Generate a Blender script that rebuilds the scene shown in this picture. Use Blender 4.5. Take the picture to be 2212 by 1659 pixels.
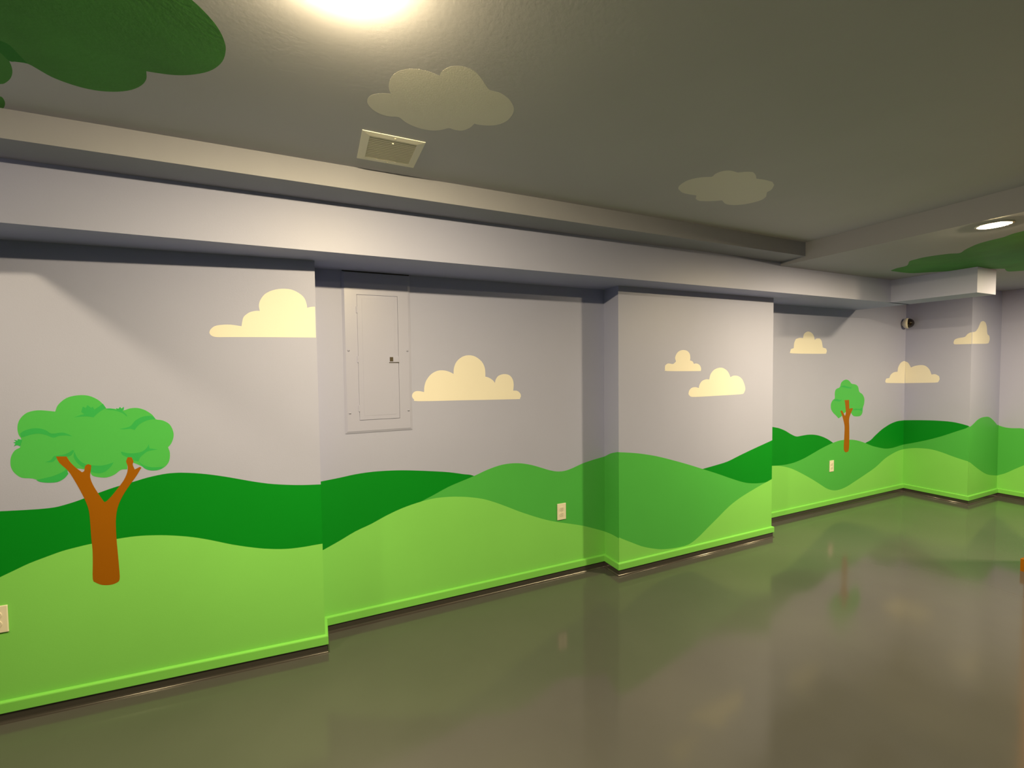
import bpy, bmesh, math
from mathutils import Matrix, Vector
from mathutils.geometry import tessellate_polygon

for o in list(bpy.data.objects):
    bpy.data.objects.remove(o, do_unlink=True)
scene = bpy.context.scene
COL = scene.collection

# ------------------------------------------------------------------ camera, world, exposure
cam_data = bpy.data.cameras.new('camera')
cam_data.sensor_fit = 'HORIZONTAL'
cam_data.sensor_width = 36.0
cam_data.lens = 945.929 / 2212 * 36.0
cam_data.clip_start = 0.02
cam = bpy.data.objects.new('camera', cam_data)
COL.objects.link(cam)
_r = (0.91140657, -0.41132292, -0.01230979)
_u = (0.0264851, 0.02878109, 0.9992348)
_f = (0.41065388, 0.91103518, -0.0371252)
cam.matrix_world = Matrix(((_r[0], _u[0], -_f[0], 0.0), (_r[1], _u[1], -_f[1], 0.0),
                           (_r[2], _u[2], -_f[2], 1.5), (0, 0, 0, 1)))
scene.camera = cam
world = bpy.data.worlds.new('world')
scene.world = world
world.use_nodes = True
world.node_tree.nodes['Background'].inputs['Color'].default_value = (0.02, 0.02, 0.02, 1)
world.node_tree.nodes['Background'].inputs['Strength'].default_value = 0.2
vs = scene.view_settings
vs.view_transform = 'Standard'
vs.look = 'None'
vs.gamma = 1.0
vs.use_curve_mapping = False
vs.exposure = 0.0

LAMP_COLOR = (1.0, 0.78, 0.41)
LAMP_STRENGTH = 2750.0

# ------------------------------------------------------------------ room dimensions (metres)
XA, YA, SA = 0.0153, 2.4952, -0.0678       # near wall section, slightly out of square
YB, XC0, XC1, YC = 2.6763, 1.955, 3.5891, 2.5076
YD, X1, YG, X2 = 2.7507, 6.23, 2.1929, 6.905
ZB0, ZB1, TB = 0.0448, 0.0929, 0.0156
YF, YR, XR = 2.2900, 2.1001, 3.3569
XE, XQ, YQ = 4.9179, 5.2474, 1.7062
HS, H3, H2, H1 = 2.0647, 2.2715, 2.3040, 2.4048
XL, YK = -4.6, -5.0                        # far left end and back of the room
def ya(x): return YA + SA * (x - XA)

# outlines of the painted shapes, measured on their own wall or ceiling plane (metres)
S = {
 'treeA_crown': [(-1.194,1.1162),(-1.1937,1.1256),(-1.1928,1.136),(-1.1908,1.1459),(-1.1875,1.1553),(-1.1833,1.1642),(-1.1784,1.1716),(-1.1728,1.1766),(-1.1666,1.1801),(-1.1604,1.1836),(-1.1578,1.1949),(-1.1551,1.2063),(-1.1541,1.2166),(-1.1562,1.2249),(-1.1601,1.2322),(-1.1631,1.2406),(-1.1648,1.2511),(-1.1657,1.2626),(-1.1652,1.2741),(-1.1634,1.2853),(-1.1602,1.2965),(-1.1554,1.3069),(-1.149,1.3165),(-1.1409,1.3254),(-1.1319,1.3324),(-1.1216,1.3369),(-1.1102,1.3396),(-1.0986,1.3409),(-1.0865,1.3406),(-1.0741,1.339),(-1.0629,1.3372),(-1.054,1.3358),(-1.0464,1.3343),(-1.0387,1.3327),(-1.0359,1.3423),(-1.0331,1.3519),(-1.0282,1.3615),(-1.0199,1.372),(-1.0095,1.3826),(-0.9982,1.3911),(-0.9862,1.3965),(-0.9734,1.3997),(-0.9606,1.4015),(-0.9479,1.4021),(-0.9352,1.4013),(-0.9231,1.3988),(-0.9115,1.3939),(-0.9005,1.3873),(-0.8911,1.3803),(-0.8836,1.3732),(-0.8777,1.3658),(-0.8726,1.3586),(-0.8686,1.3518),(-0.8654,1.3452),(-0.8623,1.3385),(-0.8521,1.3378),(-0.842,1.3371),(-0.8318,1.3358),(-0.8214,1.3328),(-0.811,1.3291),(-0.8011,1.3273),(-0.7922,1.3291),(-0.7838,1.3327),(-0.7752,1.3354),(-0.7658,1.3365),(-0.7561,1.3367),(-0.7464,1.3356),(-0.7368,1.3329),(-0.7272,1.3288),(-0.7179,1.3235),(-0.7086,1.3166),(-0.6996,1.3085),(-0.6923,1.3006),(-0.6881,1.2932),(-0.6855,1.2862),(-0.6812,1.2805),(-0.6735,1.2776),(-0.6641,1.2761),(-0.6547,1.2733),(-0.6455,1.2682),(-0.6362,1.2616),(-0.6284,1.2535),(-0.6227,1.2432),(-0.6185,1.2312),(-0.6157,1.2197),(-0.6143,1.2096),(-0.6143,1.1999),(-0.6155,1.1903),(-0.618,1.1802),(-0.6216,1.1702),(-0.6255,1.1616),(-0.6295,1.1553),(-0.6338,1.1504),(-0.6381,1.1456),(-0.6357,1.1367),(-0.6332,1.1278),(-0.6318,1.1179),(-0.6319,1.1059),(-0.6331,1.093),(-0.6355,1.0814),(-0.6392,1.0719),(-0.6442,1.0639),(-0.6502,1.0569),(-0.6574,1.0508),(-0.6657,1.0457),(-0.6746,1.0423),(-0.6844,1.0405),(-0.6947,1.0402),(-0.7043,1.0414),(-0.7127,1.0442),(-0.7203,1.0484),(-0.7274,1.053),(-0.7339,1.0578),(-0.7398,1.063),(-0.7455,1.0677),(-0.7512,1.0715),(-0.7566,1.0749),(-0.7614,1.0778),(-0.7653,1.0799),(-0.7687,1.0816),(-0.7715,1.0845),(-0.7739,1.0892),(-0.7759,1.095),(-0.7779,1.1008),(-0.7834,1.0965),(-0.7889,1.0922),(-0.7944,1.0879),(-0.7948,1.0772),(-0.7951,1.0664),(-0.7955,1.0557),(-0.8036,1.0559),(-0.8116,1.0562),(-0.8195,1.0544),(-0.8271,1.049),(-0.8346,1.0416),(-0.8428,1.0352),(-0.8519,1.0307),(-0.8615,1.0272),(-0.8711,1.0252),(-0.8805,1.0251),(-0.8898,1.0265),(-0.8987,1.0287),(-0.9076,1.0313),(-0.9161,1.0348),(-0.923,1.0395),(-0.9263,1.0463),(-0.928,1.0543),(-0.9331,1.0615),(-0.9445,1.0677),(-0.9593,1.0729),(-0.9731,1.0757),(-0.9848,1.0755),(-0.9957,1.073),(-1.0054,1.0684),(-1.0131,1.0608),(-1.0198,1.0513),(-1.0275,1.0429),(-1.0373,1.0363),(-1.0482,1.0309),(-1.0595,1.0275),(-1.0715,1.027),(-1.0839,1.0285),(-1.0956,1.0313),(-1.1059,1.0356),(-1.1155,1.0412),(-1.1257,1.0459),(-1.1375,1.0482),(-1.1499,1.0496),(-1.1607,1.0528),(-1.1694,1.0591),(-1.1765,1.0671),(-1.1823,1.075),(-1.1865,1.0821),(-1.1893,1.0891),(-1.1914,1.0959),(-1.1929,1.1024),(-1.1938,1.1088)],
 'treeA_shade_a': [(-0.9761,1.3043),(-0.9682,1.3076),(-0.9602,1.3109),(-0.9533,1.3135),(-0.9481,1.3149),(-0.9439,1.3156),(-0.9397,1.3163),(-0.9432,1.32),(-0.9466,1.3236),(-0.9501,1.3272),(-0.948,1.3352),(-0.9459,1.3432),(-0.9438,1.3511),(-0.9403,1.3487),(-0.9368,1.3462),(-0.9333,1.3438),(-0.9313,1.3483),(-0.9293,1.3528),(-0.9273,1.3574),(-0.923,1.3526),(-0.9187,1.3478),(-0.9143,1.3429),(-0.9115,1.3463),(-0.9086,1.3496),(-0.907,1.3449),(-0.9053,1.3402),(-0.9037,1.3355),(-0.898,1.3399),(-0.8922,1.3444),(-0.8868,1.3487),(-0.8818,1.3528),(-0.8772,1.3568),(-0.8725,1.3607),(-0.8691,1.354),(-0.8657,1.3473),(-0.8622,1.3406),(-0.8691,1.3363),(-0.8759,1.3319),(-0.8821,1.3275),(-0.8873,1.3231),(-0.892,1.3187),(-0.8963,1.3142),(-0.9003,1.3098),(-0.904,1.3053),(-0.9077,1.3008),(-0.9159,1.3028),(-0.9241,1.3049),(-0.932,1.3062),(-0.9393,1.3066),(-0.9464,1.3064),(-0.9536,1.3059),(-0.961,1.3055),(-0.9686,1.3049)],
 'treeA_shade_b': [(-0.8623,1.3385),(-0.8558,1.3386),(-0.8493,1.3386),(-0.8429,1.3377),(-0.8364,1.3352),(-0.83,1.3318),(-0.8236,1.3284),(-0.8248,1.3337),(-0.826,1.3391),(-0.8219,1.3371),(-0.8177,1.3352),(-0.8148,1.3393),(-0.8118,1.3434),(-0.8091,1.3397),(-0.8064,1.3361),(-0.8035,1.3385),(-0.8006,1.341),(-0.7976,1.3435),(-0.7978,1.3392),(-0.798,1.335),(-0.7981,1.3307),(-0.801,1.328),(-0.804,1.3253),(-0.7991,1.3198),(-0.7942,1.3142),(-0.7904,1.3091),(-0.7884,1.3047),(-0.7876,1.3007),(-0.7868,1.2968),(-0.7923,1.3032),(-0.7977,1.3096),(-0.8043,1.3154),(-0.813,1.3204),(-0.8228,1.3247),(-0.832,1.328),(-0.8404,1.3298),(-0.8481,1.3307),(-0.8542,1.3319),(-0.8591,1.335)],
 'treeA_shade_c': [(-0.8183,1.2431),(-0.8106,1.2441),(-0.8029,1.2451),(-0.7955,1.2467),(-0.7883,1.2486),(-0.7815,1.251),(-0.7752,1.2547),(-0.7701,1.2608),(-0.7656,1.2683),(-0.7601,1.2754),(-0.753,1.2816),(-0.7448,1.2874),(-0.7364,1.292),(-0.7276,1.2952),(-0.7185,1.2971),(-0.71,1.2979),(-0.7023,1.2975),(-0.6953,1.2958),(-0.6896,1.2933),(-0.6859,1.2896),(-0.6836,1.2851),(-0.6812,1.2805),(-0.688,1.2804),(-0.6948,1.2803),(-0.7019,1.2794),(-0.7096,1.2775),(-0.7177,1.2748),(-0.7255,1.2713),(-0.7329,1.2672),(-0.7399,1.2623),(-0.7464,1.2567),(-0.7518,1.2499),(-0.7567,1.2422),(-0.7616,1.2346),(-0.767,1.2372),(-0.7725,1.2397),(-0.7786,1.2414),(-0.786,1.2413),(-0.794,1.2403),(-0.8014,1.2399),(-0.8075,1.2406),(-0.8129,1.2418)],
 'treeA_shade_d': [(-1.158,1.2436),(-1.1532,1.2479),(-1.1484,1.2523),(-1.1425,1.256),(-1.1347,1.2591),(-1.1258,1.2616),(-1.117,1.2632),(-1.1083,1.2636),(-1.0996,1.2631),(-1.0916,1.2616),(-1.0844,1.2591),(-1.0778,1.2556),(-1.0714,1.2516),(-1.066,1.2464),(-1.0609,1.2407),(-1.0539,1.2369),(-1.0433,1.2369),(-1.0309,1.2388),(-1.0199,1.2395),(-1.0118,1.2378),(-1.0051,1.2348),(-0.9991,1.2313),(-0.9935,1.2274),(-0.9886,1.223),(-0.9837,1.2186),(-0.9904,1.2212),(-0.9972,1.2237),(-1.0046,1.2255),(-1.0133,1.2262),(-1.0225,1.226),(-1.0309,1.2252),(-1.0375,1.2226),(-1.0432,1.2193),(-1.0494,1.2182),(-1.0566,1.2213),(-1.0643,1.2265),(-1.0722,1.2313),(-1.0805,1.2349),(-1.089,1.2379),(-1.0976,1.2397),(-1.1061,1.2398),(-1.1146,1.2385),(-1.1231,1.2367),(-1.1323,1.2338),(-1.1416,1.2302),(-1.1486,1.2276),(-1.1529,1.2266),(-1.1547,1.2267),(-1.1558,1.2323),(-1.1569,1.238)],
 'treeA_shade_e': [(-1.1789,1.2183),(-1.1749,1.2169),(-1.1708,1.2155),(-1.1667,1.2141),(-1.1665,1.2175),(-1.1664,1.2208),(-1.1615,1.2193),(-1.1565,1.2179),(-1.1516,1.2164),(-1.1545,1.207),(-1.1574,1.1976),(-1.1602,1.1883),(-1.1635,1.1907),(-1.1667,1.1931),(-1.17,1.1943),(-1.1733,1.1936),(-1.1767,1.1917),(-1.1801,1.1897),(-1.1783,1.1936),(-1.1765,1.1975),(-1.1747,1.2014),(-1.178,1.2043),(-1.1814,1.2072),(-1.1782,1.2078),(-1.175,1.2085),(-1.1719,1.2092),(-1.1742,1.2122),(-1.1766,1.2153)],
 'treeA_shade_f': [(-1.0821,1.1131),(-1.0747,1.1156),(-1.0673,1.1181),(-1.061,1.1215),(-1.0572,1.1268),(-1.0544,1.133),(-1.05,1.1376),(-1.0422,1.1394),(-1.0327,1.1396),(-1.0237,1.1403),(-1.016,1.1422),(-1.0089,1.1445),(-1.0023,1.1475),(-0.9965,1.1513),(-0.9912,1.1557),(-0.9859,1.16),(-0.9833,1.1581),(-0.9807,1.1562),(-0.9842,1.1491),(-0.9876,1.1419),(-0.9921,1.1363),(-0.9984,1.1331),(-1.0057,1.1313),(-1.0136,1.1298),(-1.0224,1.1289),(-1.0318,1.1283),(-1.04,1.1265),(-1.0458,1.122),(-1.0505,1.1162),(-1.0562,1.1122),(-1.0641,1.1113),(-1.0731,1.1122)],
 'treeA_shade_g': [(-0.9808,1.1527),(-0.9779,1.143),(-0.9749,1.1332),(-0.9712,1.1242),(-0.9668,1.116),(-0.9617,1.1085),(-0.9559,1.102),(-0.9499,1.097),(-0.9433,1.0931),(-0.9347,1.0897),(-0.923,1.0862),(-0.9093,1.0832),(-0.8967,1.0814),(-0.8866,1.0811),(-0.8777,1.0821),(-0.8689,1.0838),(-0.8603,1.0862),(-0.8519,1.0892),(-0.8435,1.0922),(-0.8472,1.0854),(-0.8508,1.0786),(-0.8554,1.0719),(-0.8615,1.0649),(-0.8685,1.058),(-0.8757,1.0526),(-0.883,1.049),(-0.8906,1.0469),(-0.898,1.0462),(-0.9054,1.0472),(-0.9126,1.0497),(-0.9198,1.0532),(-0.9267,1.0576),(-0.9335,1.063),(-0.941,1.0693),(-0.9497,1.0762),(-0.959,1.0838),(-0.9671,1.0926),(-0.9738,1.103),(-0.9794,1.1144),(-0.983,1.1252),(-0.9836,1.1347),(-0.9822,1.1437)],
 'treeA_shade_h': [(-1.1133,1.0378),(-1.1037,1.0398),(-1.0941,1.0418),(-1.0848,1.0438),(-1.0761,1.0454),(-1.0677,1.0469),(-1.0587,1.0494),(-1.0479,1.0535),(-1.0364,1.0586),(-1.0267,1.0635),(-1.0201,1.0677),(-1.0153,1.0717),(-1.0104,1.0757),(-1.0086,1.0687),(-1.0067,1.0616),(-1.0049,1.0545),(-1.0095,1.0478),(-1.0142,1.0412),(-1.0199,1.0352),(-1.027,1.0298),(-1.0352,1.025),(-1.0441,1.0218),(-1.0542,1.0208),(-1.0651,1.0212),(-1.0753,1.0223),(-1.0847,1.0238),(-1.0935,1.0259),(-1.1008,1.0284),(-1.106,1.0313),(-1.1096,1.0346)],
 'treeA_shade_i': [(-0.8164,1.1398),(-0.8071,1.1358),(-0.7977,1.1318),(-0.7883,1.129),(-0.7786,1.1277),(-0.7688,1.1276),(-0.7596,1.1281),(-0.7512,1.129),(-0.7434,1.1306),(-0.7362,1.1335),(-0.7294,1.1382),(-0.7231,1.1442),(-0.7181,1.1502),(-0.7151,1.1556),(-0.7134,1.161),(-0.7117,1.1664),(-0.7108,1.1595),(-0.7098,1.1527),(-0.7089,1.1458),(-0.6984,1.1433),(-0.6878,1.1408),(-0.6772,1.1383),(-0.6899,1.1367),(-0.7026,1.1351),(-0.7129,1.1331),(-0.7192,1.1307),(-0.7233,1.128),(-0.7278,1.1241),(-0.7341,1.1185),(-0.7407,1.1119),(-0.7459,1.1053),(-0.7489,1.0994),(-0.7507,1.0936),(-0.7524,1.0878),(-0.7612,1.0907),(-0.7699,1.0936),(-0.778,1.0972),(-0.7851,1.1023),(-0.7916,1.1081),(-0.7974,1.1132),(-0.8028,1.1169),(-0.8075,1.12),(-0.8113,1.1237),(-0.8136,1.1286),(-0.815,1.1342)],
 'treeA_shade_j': [(-0.7534,1.0901),(-0.7468,1.0823),(-0.7402,1.0746),(-0.7327,1.068),(-0.7239,1.0631),(-0.7142,1.0593),(-0.7038,1.0566),(-0.6916,1.0552),(-0.6788,1.0548),(-0.6682,1.0549),(-0.6618,1.0553),(-0.6578,1.0563),(-0.6538,1.0572),(-0.6603,1.0517),(-0.6668,1.0462),(-0.6746,1.0423),(-0.6849,1.0405),(-0.6964,1.0402),(-0.7072,1.0417),(-0.7166,1.0445),(-0.7252,1.049),(-0.7331,1.0557),(-0.7403,1.0657),(-0.7469,1.0779)],
 'treeA_trunk': [(-1.0438,1.1354),(-1.0408,1.1257),(-1.0378,1.1161),(-1.033,1.1056),(-1.0247,1.0941),(-1.0146,1.0817),(-1.0054,1.0686),(-0.9982,1.0549),(-0.992,1.0404),(-0.9857,1.0251),(-0.9791,1.0087),(-0.9725,0.9915),(-0.9662,0.9742),(-0.9601,0.957),(-0.9542,0.9397),(-0.9492,0.9232),(-0.9453,0.9085),(-0.9422,0.8945),(-0.9399,0.8799),(-0.9386,0.8646),(-0.9379,0.8486),(-0.9375,0.8302),(-0.937,0.8076),(-0.9367,0.7827),(-0.9363,0.7593),(-0.9355,0.7393),(-0.9346,0.7207),(-0.934,0.7022),(-0.9341,0.6841),(-0.9345,0.666),(-0.9351,0.6456),(-0.9364,0.6189),(-0.9379,0.59),(-0.938,0.5677),(-0.9359,0.5573),(-0.9324,0.5535),(-0.9276,0.5501),(-0.9215,0.5446),(-0.9141,0.5394),(-0.906,0.5353),(-0.897,0.5325),(-0.8873,0.5308),(-0.8782,0.5301),(-0.8699,0.5305),(-0.8622,0.5319),(-0.8554,0.5345),(-0.8497,0.5371),(-0.845,0.5408),(-0.8419,0.5487),(-0.8407,0.5627),(-0.8411,0.581),(-0.8417,0.6008),(-0.8422,0.6211),(-0.843,0.6429),(-0.8438,0.6663),(-0.8448,0.6921),(-0.8459,0.7195),(-0.8466,0.746),(-0.8469,0.7713),(-0.8468,0.7958),(-0.8462,0.8178),(-0.8448,0.8365),(-0.8429,0.8527),(-0.8404,0.8673),(-0.8378,0.8797),(-0.8347,0.8904),(-0.8307,0.9019),(-0.8254,0.9151),(-0.8191,0.929),(-0.8122,0.9428),(-0.8043,0.9568),(-0.7957,0.9708),(-0.7878,0.9833),(-0.7811,0.9936),(-0.775,1.0023),(-0.7696,1.0103),(-0.7651,1.0173),(-0.7613,1.0237),(-0.7573,1.0308),(-0.7527,1.0394),(-0.7478,1.0489),(-0.743,1.0584),(-0.7458,1.0604),(-0.7486,1.0625),(-0.7551,1.059),(-0.7616,1.0555),(-0.7681,1.052),(-0.7707,1.0603),(-0.7733,1.0685),(-0.7747,1.0757),(-0.774,1.0809),(-0.7721,1.085),(-0.7714,1.0898),(-0.7727,1.096),(-0.7751,1.1029),(-0.7775,1.1097),(-0.7823,1.1101),(-0.7871,1.1105),(-0.7918,1.1109),(-0.7944,1.1047),(-0.7969,1.0986),(-0.7982,1.0921),(-0.7971,1.0853),(-0.7948,1.0781),(-0.7933,1.0702),(-0.7932,1.0614),(-0.794,1.0519),(-0.796,1.0417),(-0.7994,1.0307),(-0.8041,1.0191),(-0.8098,1.0072),(-0.8171,0.9949),(-0.8255,0.9824),(-0.8339,0.9703),(-0.842,0.9585),(-0.8502,0.9471),(-0.8576,0.9373),(-0.8642,0.9293),(-0.8701,0.9228),(-0.8751,0.9179),(-0.8799,0.9147),(-0.8836,0.9133),(-0.8859,0.9171),(-0.8883,0.9209),(-0.8914,0.927),(-0.896,0.9366),(-0.9014,0.9484),(-0.9068,0.9606),(-0.9121,0.9727),(-0.9173,0.9851),(-0.9219,0.9975),(-0.9257,1.0096),(-0.9287,1.0216),(-0.9303,1.0335),(-0.9297,1.0458),(-0.9276,1.0579),(-0.9258,1.0681),(-0.925,1.0752),(-0.9245,1.0804),(-0.924,1.0855),(-0.9276,1.0877),(-0.9311,1.0899),(-0.9347,1.0921),(-0.9387,1.0898),(-0.9427,1.0876),(-0.9458,1.084),(-0.9474,1.0775),(-0.9481,1.0696),(-0.9493,1.0633),(-0.9517,1.0602),(-0.9547,1.0587),(-0.9577,1.0572),(-0.9647,1.0647),(-0.9716,1.0721),(-0.9783,1.08),(-0.9846,1.0883),(-0.9906,1.097),(-0.996,1.1058),(-1.0005,1.1146),(-1.0043,1.1235),(-1.0082,1.1324),(-1.0201,1.1334),(-1.032,1.1344)],
 'A_dark': [(-1.2648,0.9186),(-1.2562,0.9178),(-1.2476,0.917),(-1.2357,0.9162),(-1.2185,0.9151),(-1.1978,0.9138),(-1.1764,0.9127),(-1.1545,0.9115),(-1.1319,0.9105),(-1.1107,0.9098),(-1.0918,0.9096),(-1.0746,0.9099),(-1.0589,0.9109),(-1.0456,0.9126),(-1.034,0.9151),(-1.0218,0.9181),(-1.0075,0.9218),(-0.9925,0.926),(-0.9787,0.9303),(-0.9673,0.9342),(-0.9572,0.9381),(-0.9458,0.9425),(-0.9322,0.9475),(-0.9174,0.9529),(-0.9013,0.9586),(-0.8839,0.9646),(-0.8651,0.971),(-0.8449,0.9772),(-0.8223,0.9834),(-0.7982,0.9894),(-0.7759,0.9951),(-0.7573,1.0002),(-0.7406,1.005),(-0.7231,1.0093),(-0.7033,1.0133),(-0.6828,1.0168),(-0.6635,1.0195),(-0.6467,1.021),(-0.6313,1.0216),(-0.6151,1.0214),(-0.5978,1.0205),(-0.5796,1.0187),(-0.5601,1.0161),(-0.5385,1.0127),(-0.5155,1.0085),(-0.4915,1.0035),(-0.4665,0.9976),(-0.4405,0.9908),(-0.4151,0.9838),(-0.3906,0.9766),(-0.3667,0.9692),(-0.3434,0.962),(-0.3208,0.955),(-0.2988,0.9482),(-0.2767,0.9419),(-0.2546,0.936),(-0.2323,0.9305),(-0.2083,0.9253),(-0.1811,0.9203),(-0.1519,0.9156),(-0.1241,0.9116),(-0.0992,0.9085),(-0.0757,0.906),(-0.0521,0.904),(-0.0281,0.9023),(-0.0041,0.9009),(0.0202,0.8996)],
 'A_light': [(-1.2773,0.6178),(-1.268,0.6225),(-1.2585,0.6271),(-1.2474,0.6325),(-1.2337,0.6389),(-1.2181,0.646),(-1.202,0.6534),(-1.1855,0.6611),(-1.1684,0.669),(-1.1507,0.6765),(-1.1319,0.6834),(-1.1124,0.6897),(-1.0934,0.6958),(-1.0754,0.7017),(-1.0579,0.7073),(-1.0404,0.7122),(-1.0225,0.7162),(-1.0046,0.7195),(-0.9866,0.7225),(-0.9697,0.7253),(-0.9527,0.7278),(-0.9319,0.7303),(-0.904,0.7331),(-0.8721,0.7359),(-0.8423,0.7381),(-0.8178,0.7396),(-0.7957,0.7403),(-0.7734,0.7402),(-0.7502,0.739),(-0.7268,0.737),(-0.7032,0.7342),(-0.6796,0.731),(-0.6559,0.727),(-0.6314,0.7222),(-0.6053,0.7163),(-0.5783,0.7096),(-0.5518,0.7021),(-0.5266,0.694),(-0.502,0.6852),(-0.4766,0.6756),(-0.4497,0.6648),(-0.4218,0.6532),(-0.393,0.642),(-0.3619,0.6312),(-0.3297,0.6208),(-0.3001,0.6118),(-0.2758,0.6049),(-0.2543,0.5995),(-0.2318,0.5947),(-0.2066,0.5899),(-0.1804,0.5856),(-0.1547,0.5825),(-0.1299,0.5808),(-0.1056,0.5802),(-0.0828,0.5801),(-0.0615,0.5805),(-0.0417,0.5815),(-0.0239,0.5824),(-0.0089,0.5829),(0.0041,0.5832),(0.0172,0.5835)],
 'B_dark': [(0.0225,0.873),(0.0539,0.8761),(0.0857,0.8792),(0.1164,0.8824),(0.1451,0.886),(0.1727,0.8897),(0.2005,0.8927),(0.229,0.8947),(0.2577,0.8961),(0.2867,0.8968),(0.316,0.8967),(0.3455,0.8959),(0.3752,0.8945),(0.4053,0.8927),(0.4356,0.8904),(0.4662,0.8875),(0.4971,0.8839),(0.5283,0.8798),(0.5597,0.8754),(0.5915,0.8709),(0.6236,0.8661),(0.656,0.8611),(0.6887,0.8559),(0.7218,0.8505),(0.7551,0.8443),(0.79,0.8367),(0.8251,0.8281),(0.8572,0.82),(0.8815,0.8152),(0.9025,0.8109),(0.9305,0.7996),(0.9717,0.7766),(1.0207,0.7462),(1.0703,0.7153)],
 'B_mid': [(0.3686,0.596),(0.4332,0.622),(0.4991,0.6485),(0.5556,0.671),(0.595,0.6862),(0.6239,0.697),(0.653,0.7082),(0.6862,0.7221),(0.7197,0.7364),(0.7534,0.7495),(0.7882,0.7607),(0.8234,0.7706),(0.8565,0.7799),(0.8865,0.7885),(0.9144,0.7965),(0.9412,0.8045),(0.9668,0.8131),(0.9912,0.8217),(1.0171,0.8299),(1.046,0.8376),(1.0763,0.8449),(1.1057,0.8505),(1.1327,0.8539),(1.1587,0.8556),(1.1848,0.8559),(1.2115,0.855),(1.2385,0.8526),(1.2656,0.8488),(1.2933,0.8432),(1.3212,0.8362),(1.348,0.8286),(1.3732,0.8202),(1.3973,0.8113),(1.4201,0.8026),(1.4413,0.7946),(1.4612,0.7868),(1.4813,0.7797),(1.502,0.7732),(1.5227,0.7674),(1.5436,0.7631),(1.5647,0.7603),(1.5859,0.759),(1.6072,0.7595),(1.6277,0.7618),(1.6483,0.7659),(1.6719,0.7715),(1.7006,0.7796),(1.7324,0.7893),(1.7644,0.7981),(1.7958,0.8048),(1.8273,0.8107),(1.8591,0.816),(1.8912,0.8209),(1.9235,0.8253),(1.9561,0.8298)],
 'B_light': [(0.0187,0.4799),(0.0481,0.4923),(0.0779,0.5049),(0.1072,0.5177),(0.1358,0.5313),(0.164,0.5451),(0.1924,0.5577),(0.2212,0.5679),(0.2502,0.5768),(0.2795,0.5867),(0.3091,0.5988),(0.339,0.6117),(0.3692,0.624),(0.3996,0.6351),(0.4303,0.6455),(0.4612,0.6548),(0.4924,0.6628),(0.5239,0.6698),(0.5557,0.6758),(0.5884,0.6813),(0.6215,0.6857),(0.6527,0.6887),(0.6808,0.6897),(0.7069,0.6891),(0.7321,0.6879),(0.756,0.6864),(0.7789,0.6843),(0.8031,0.6814),(0.8294,0.6776),(0.857,0.673),(0.886,0.6673),(0.9172,0.6604),(0.9499,0.6524),(0.9816,0.6432),(1.0112,0.6327),(1.0399,0.621),(1.0687,0.6085),(1.0982,0.5949),(1.128,0.5804),(1.158,0.5655),(1.1879,0.5504),(1.218,0.5349),(1.2496,0.5193),(1.2842,0.5031),(1.3205,0.4866),(1.3557,0.471),(1.3892,0.4567),(1.4215,0.4432),(1.4529,0.4309),(1.4826,0.4203),(1.5112,0.4108),(1.5401,0.4018),(1.5682,0.3935),(1.5966,0.3856),(1.6295,0.3764),(1.6709,0.3648),(1.7172,0.3517),(1.761,0.3382),(1.7998,0.3246),(1.8359,0.3106),(1.8696,0.2974),(1.8999,0.2855),(1.9278,0.2744),(1.9558,0.2632)],
 'CS_mid': [(2.6748,0.8302),(2.6497,0.8429),(2.6251,0.8554),(2.5997,0.8665),(2.573,0.8755),(2.5458,0.8831),(2.519,0.8906)],
 'CS_light': [(2.6751,0.2638),(2.6441,0.2667),(2.6135,0.2695),(2.5851,0.2714),(2.5599,0.2717),(2.5365,0.271),(2.5135,0.2704)],
 'C_mid': [(1.9441,0.8918),(1.9702,0.8889),(1.9965,0.8859),(2.0261,0.8821),(2.0595,0.8776),(2.0963,0.8723),(2.1382,0.8651),(2.1875,0.8554),(2.2423,0.8437),(2.2979,0.8306),(2.3531,0.8158),(2.4092,0.7995),(2.4644,0.7829),(2.5181,0.7666),(2.5707,0.7501),(2.6222,0.7335),(2.6714,0.7173),(2.7193,0.701),(2.7697,0.6839),(2.8258,0.6648),(2.8845,0.6448),(2.9402,0.6254),(2.9894,0.6076),(3.0354,0.5906),(3.0818,0.5738),(3.1314,0.5562),(3.1816,0.5389),(3.2282,0.5243),(3.2684,0.5138),(3.3047,0.5063),(3.3413,0.5002),(3.3789,0.4954),(3.4168,0.4923),(3.4571,0.4902),(3.5015,0.4897),(3.5485,0.4904),(3.5959,0.4912)],
 'C_dark': [(2.6064,0.6627),(2.6613,0.67),(2.717,0.6773),(2.7697,0.6839),(2.8169,0.6891),(2.8608,0.6934),(2.9051,0.6981),(2.9512,0.703),(2.9978,0.7081),(3.0448,0.7154),(3.0917,0.7262),(3.1391,0.7392),(3.189,0.7526),(3.2443,0.7663),(3.3023,0.7803),(3.3569,0.7933),(3.4057,0.8046),(3.4507,0.8148),(3.4918,0.8241),(3.5275,0.8323),(3.559,0.8396),(3.5907,0.8469)],
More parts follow.
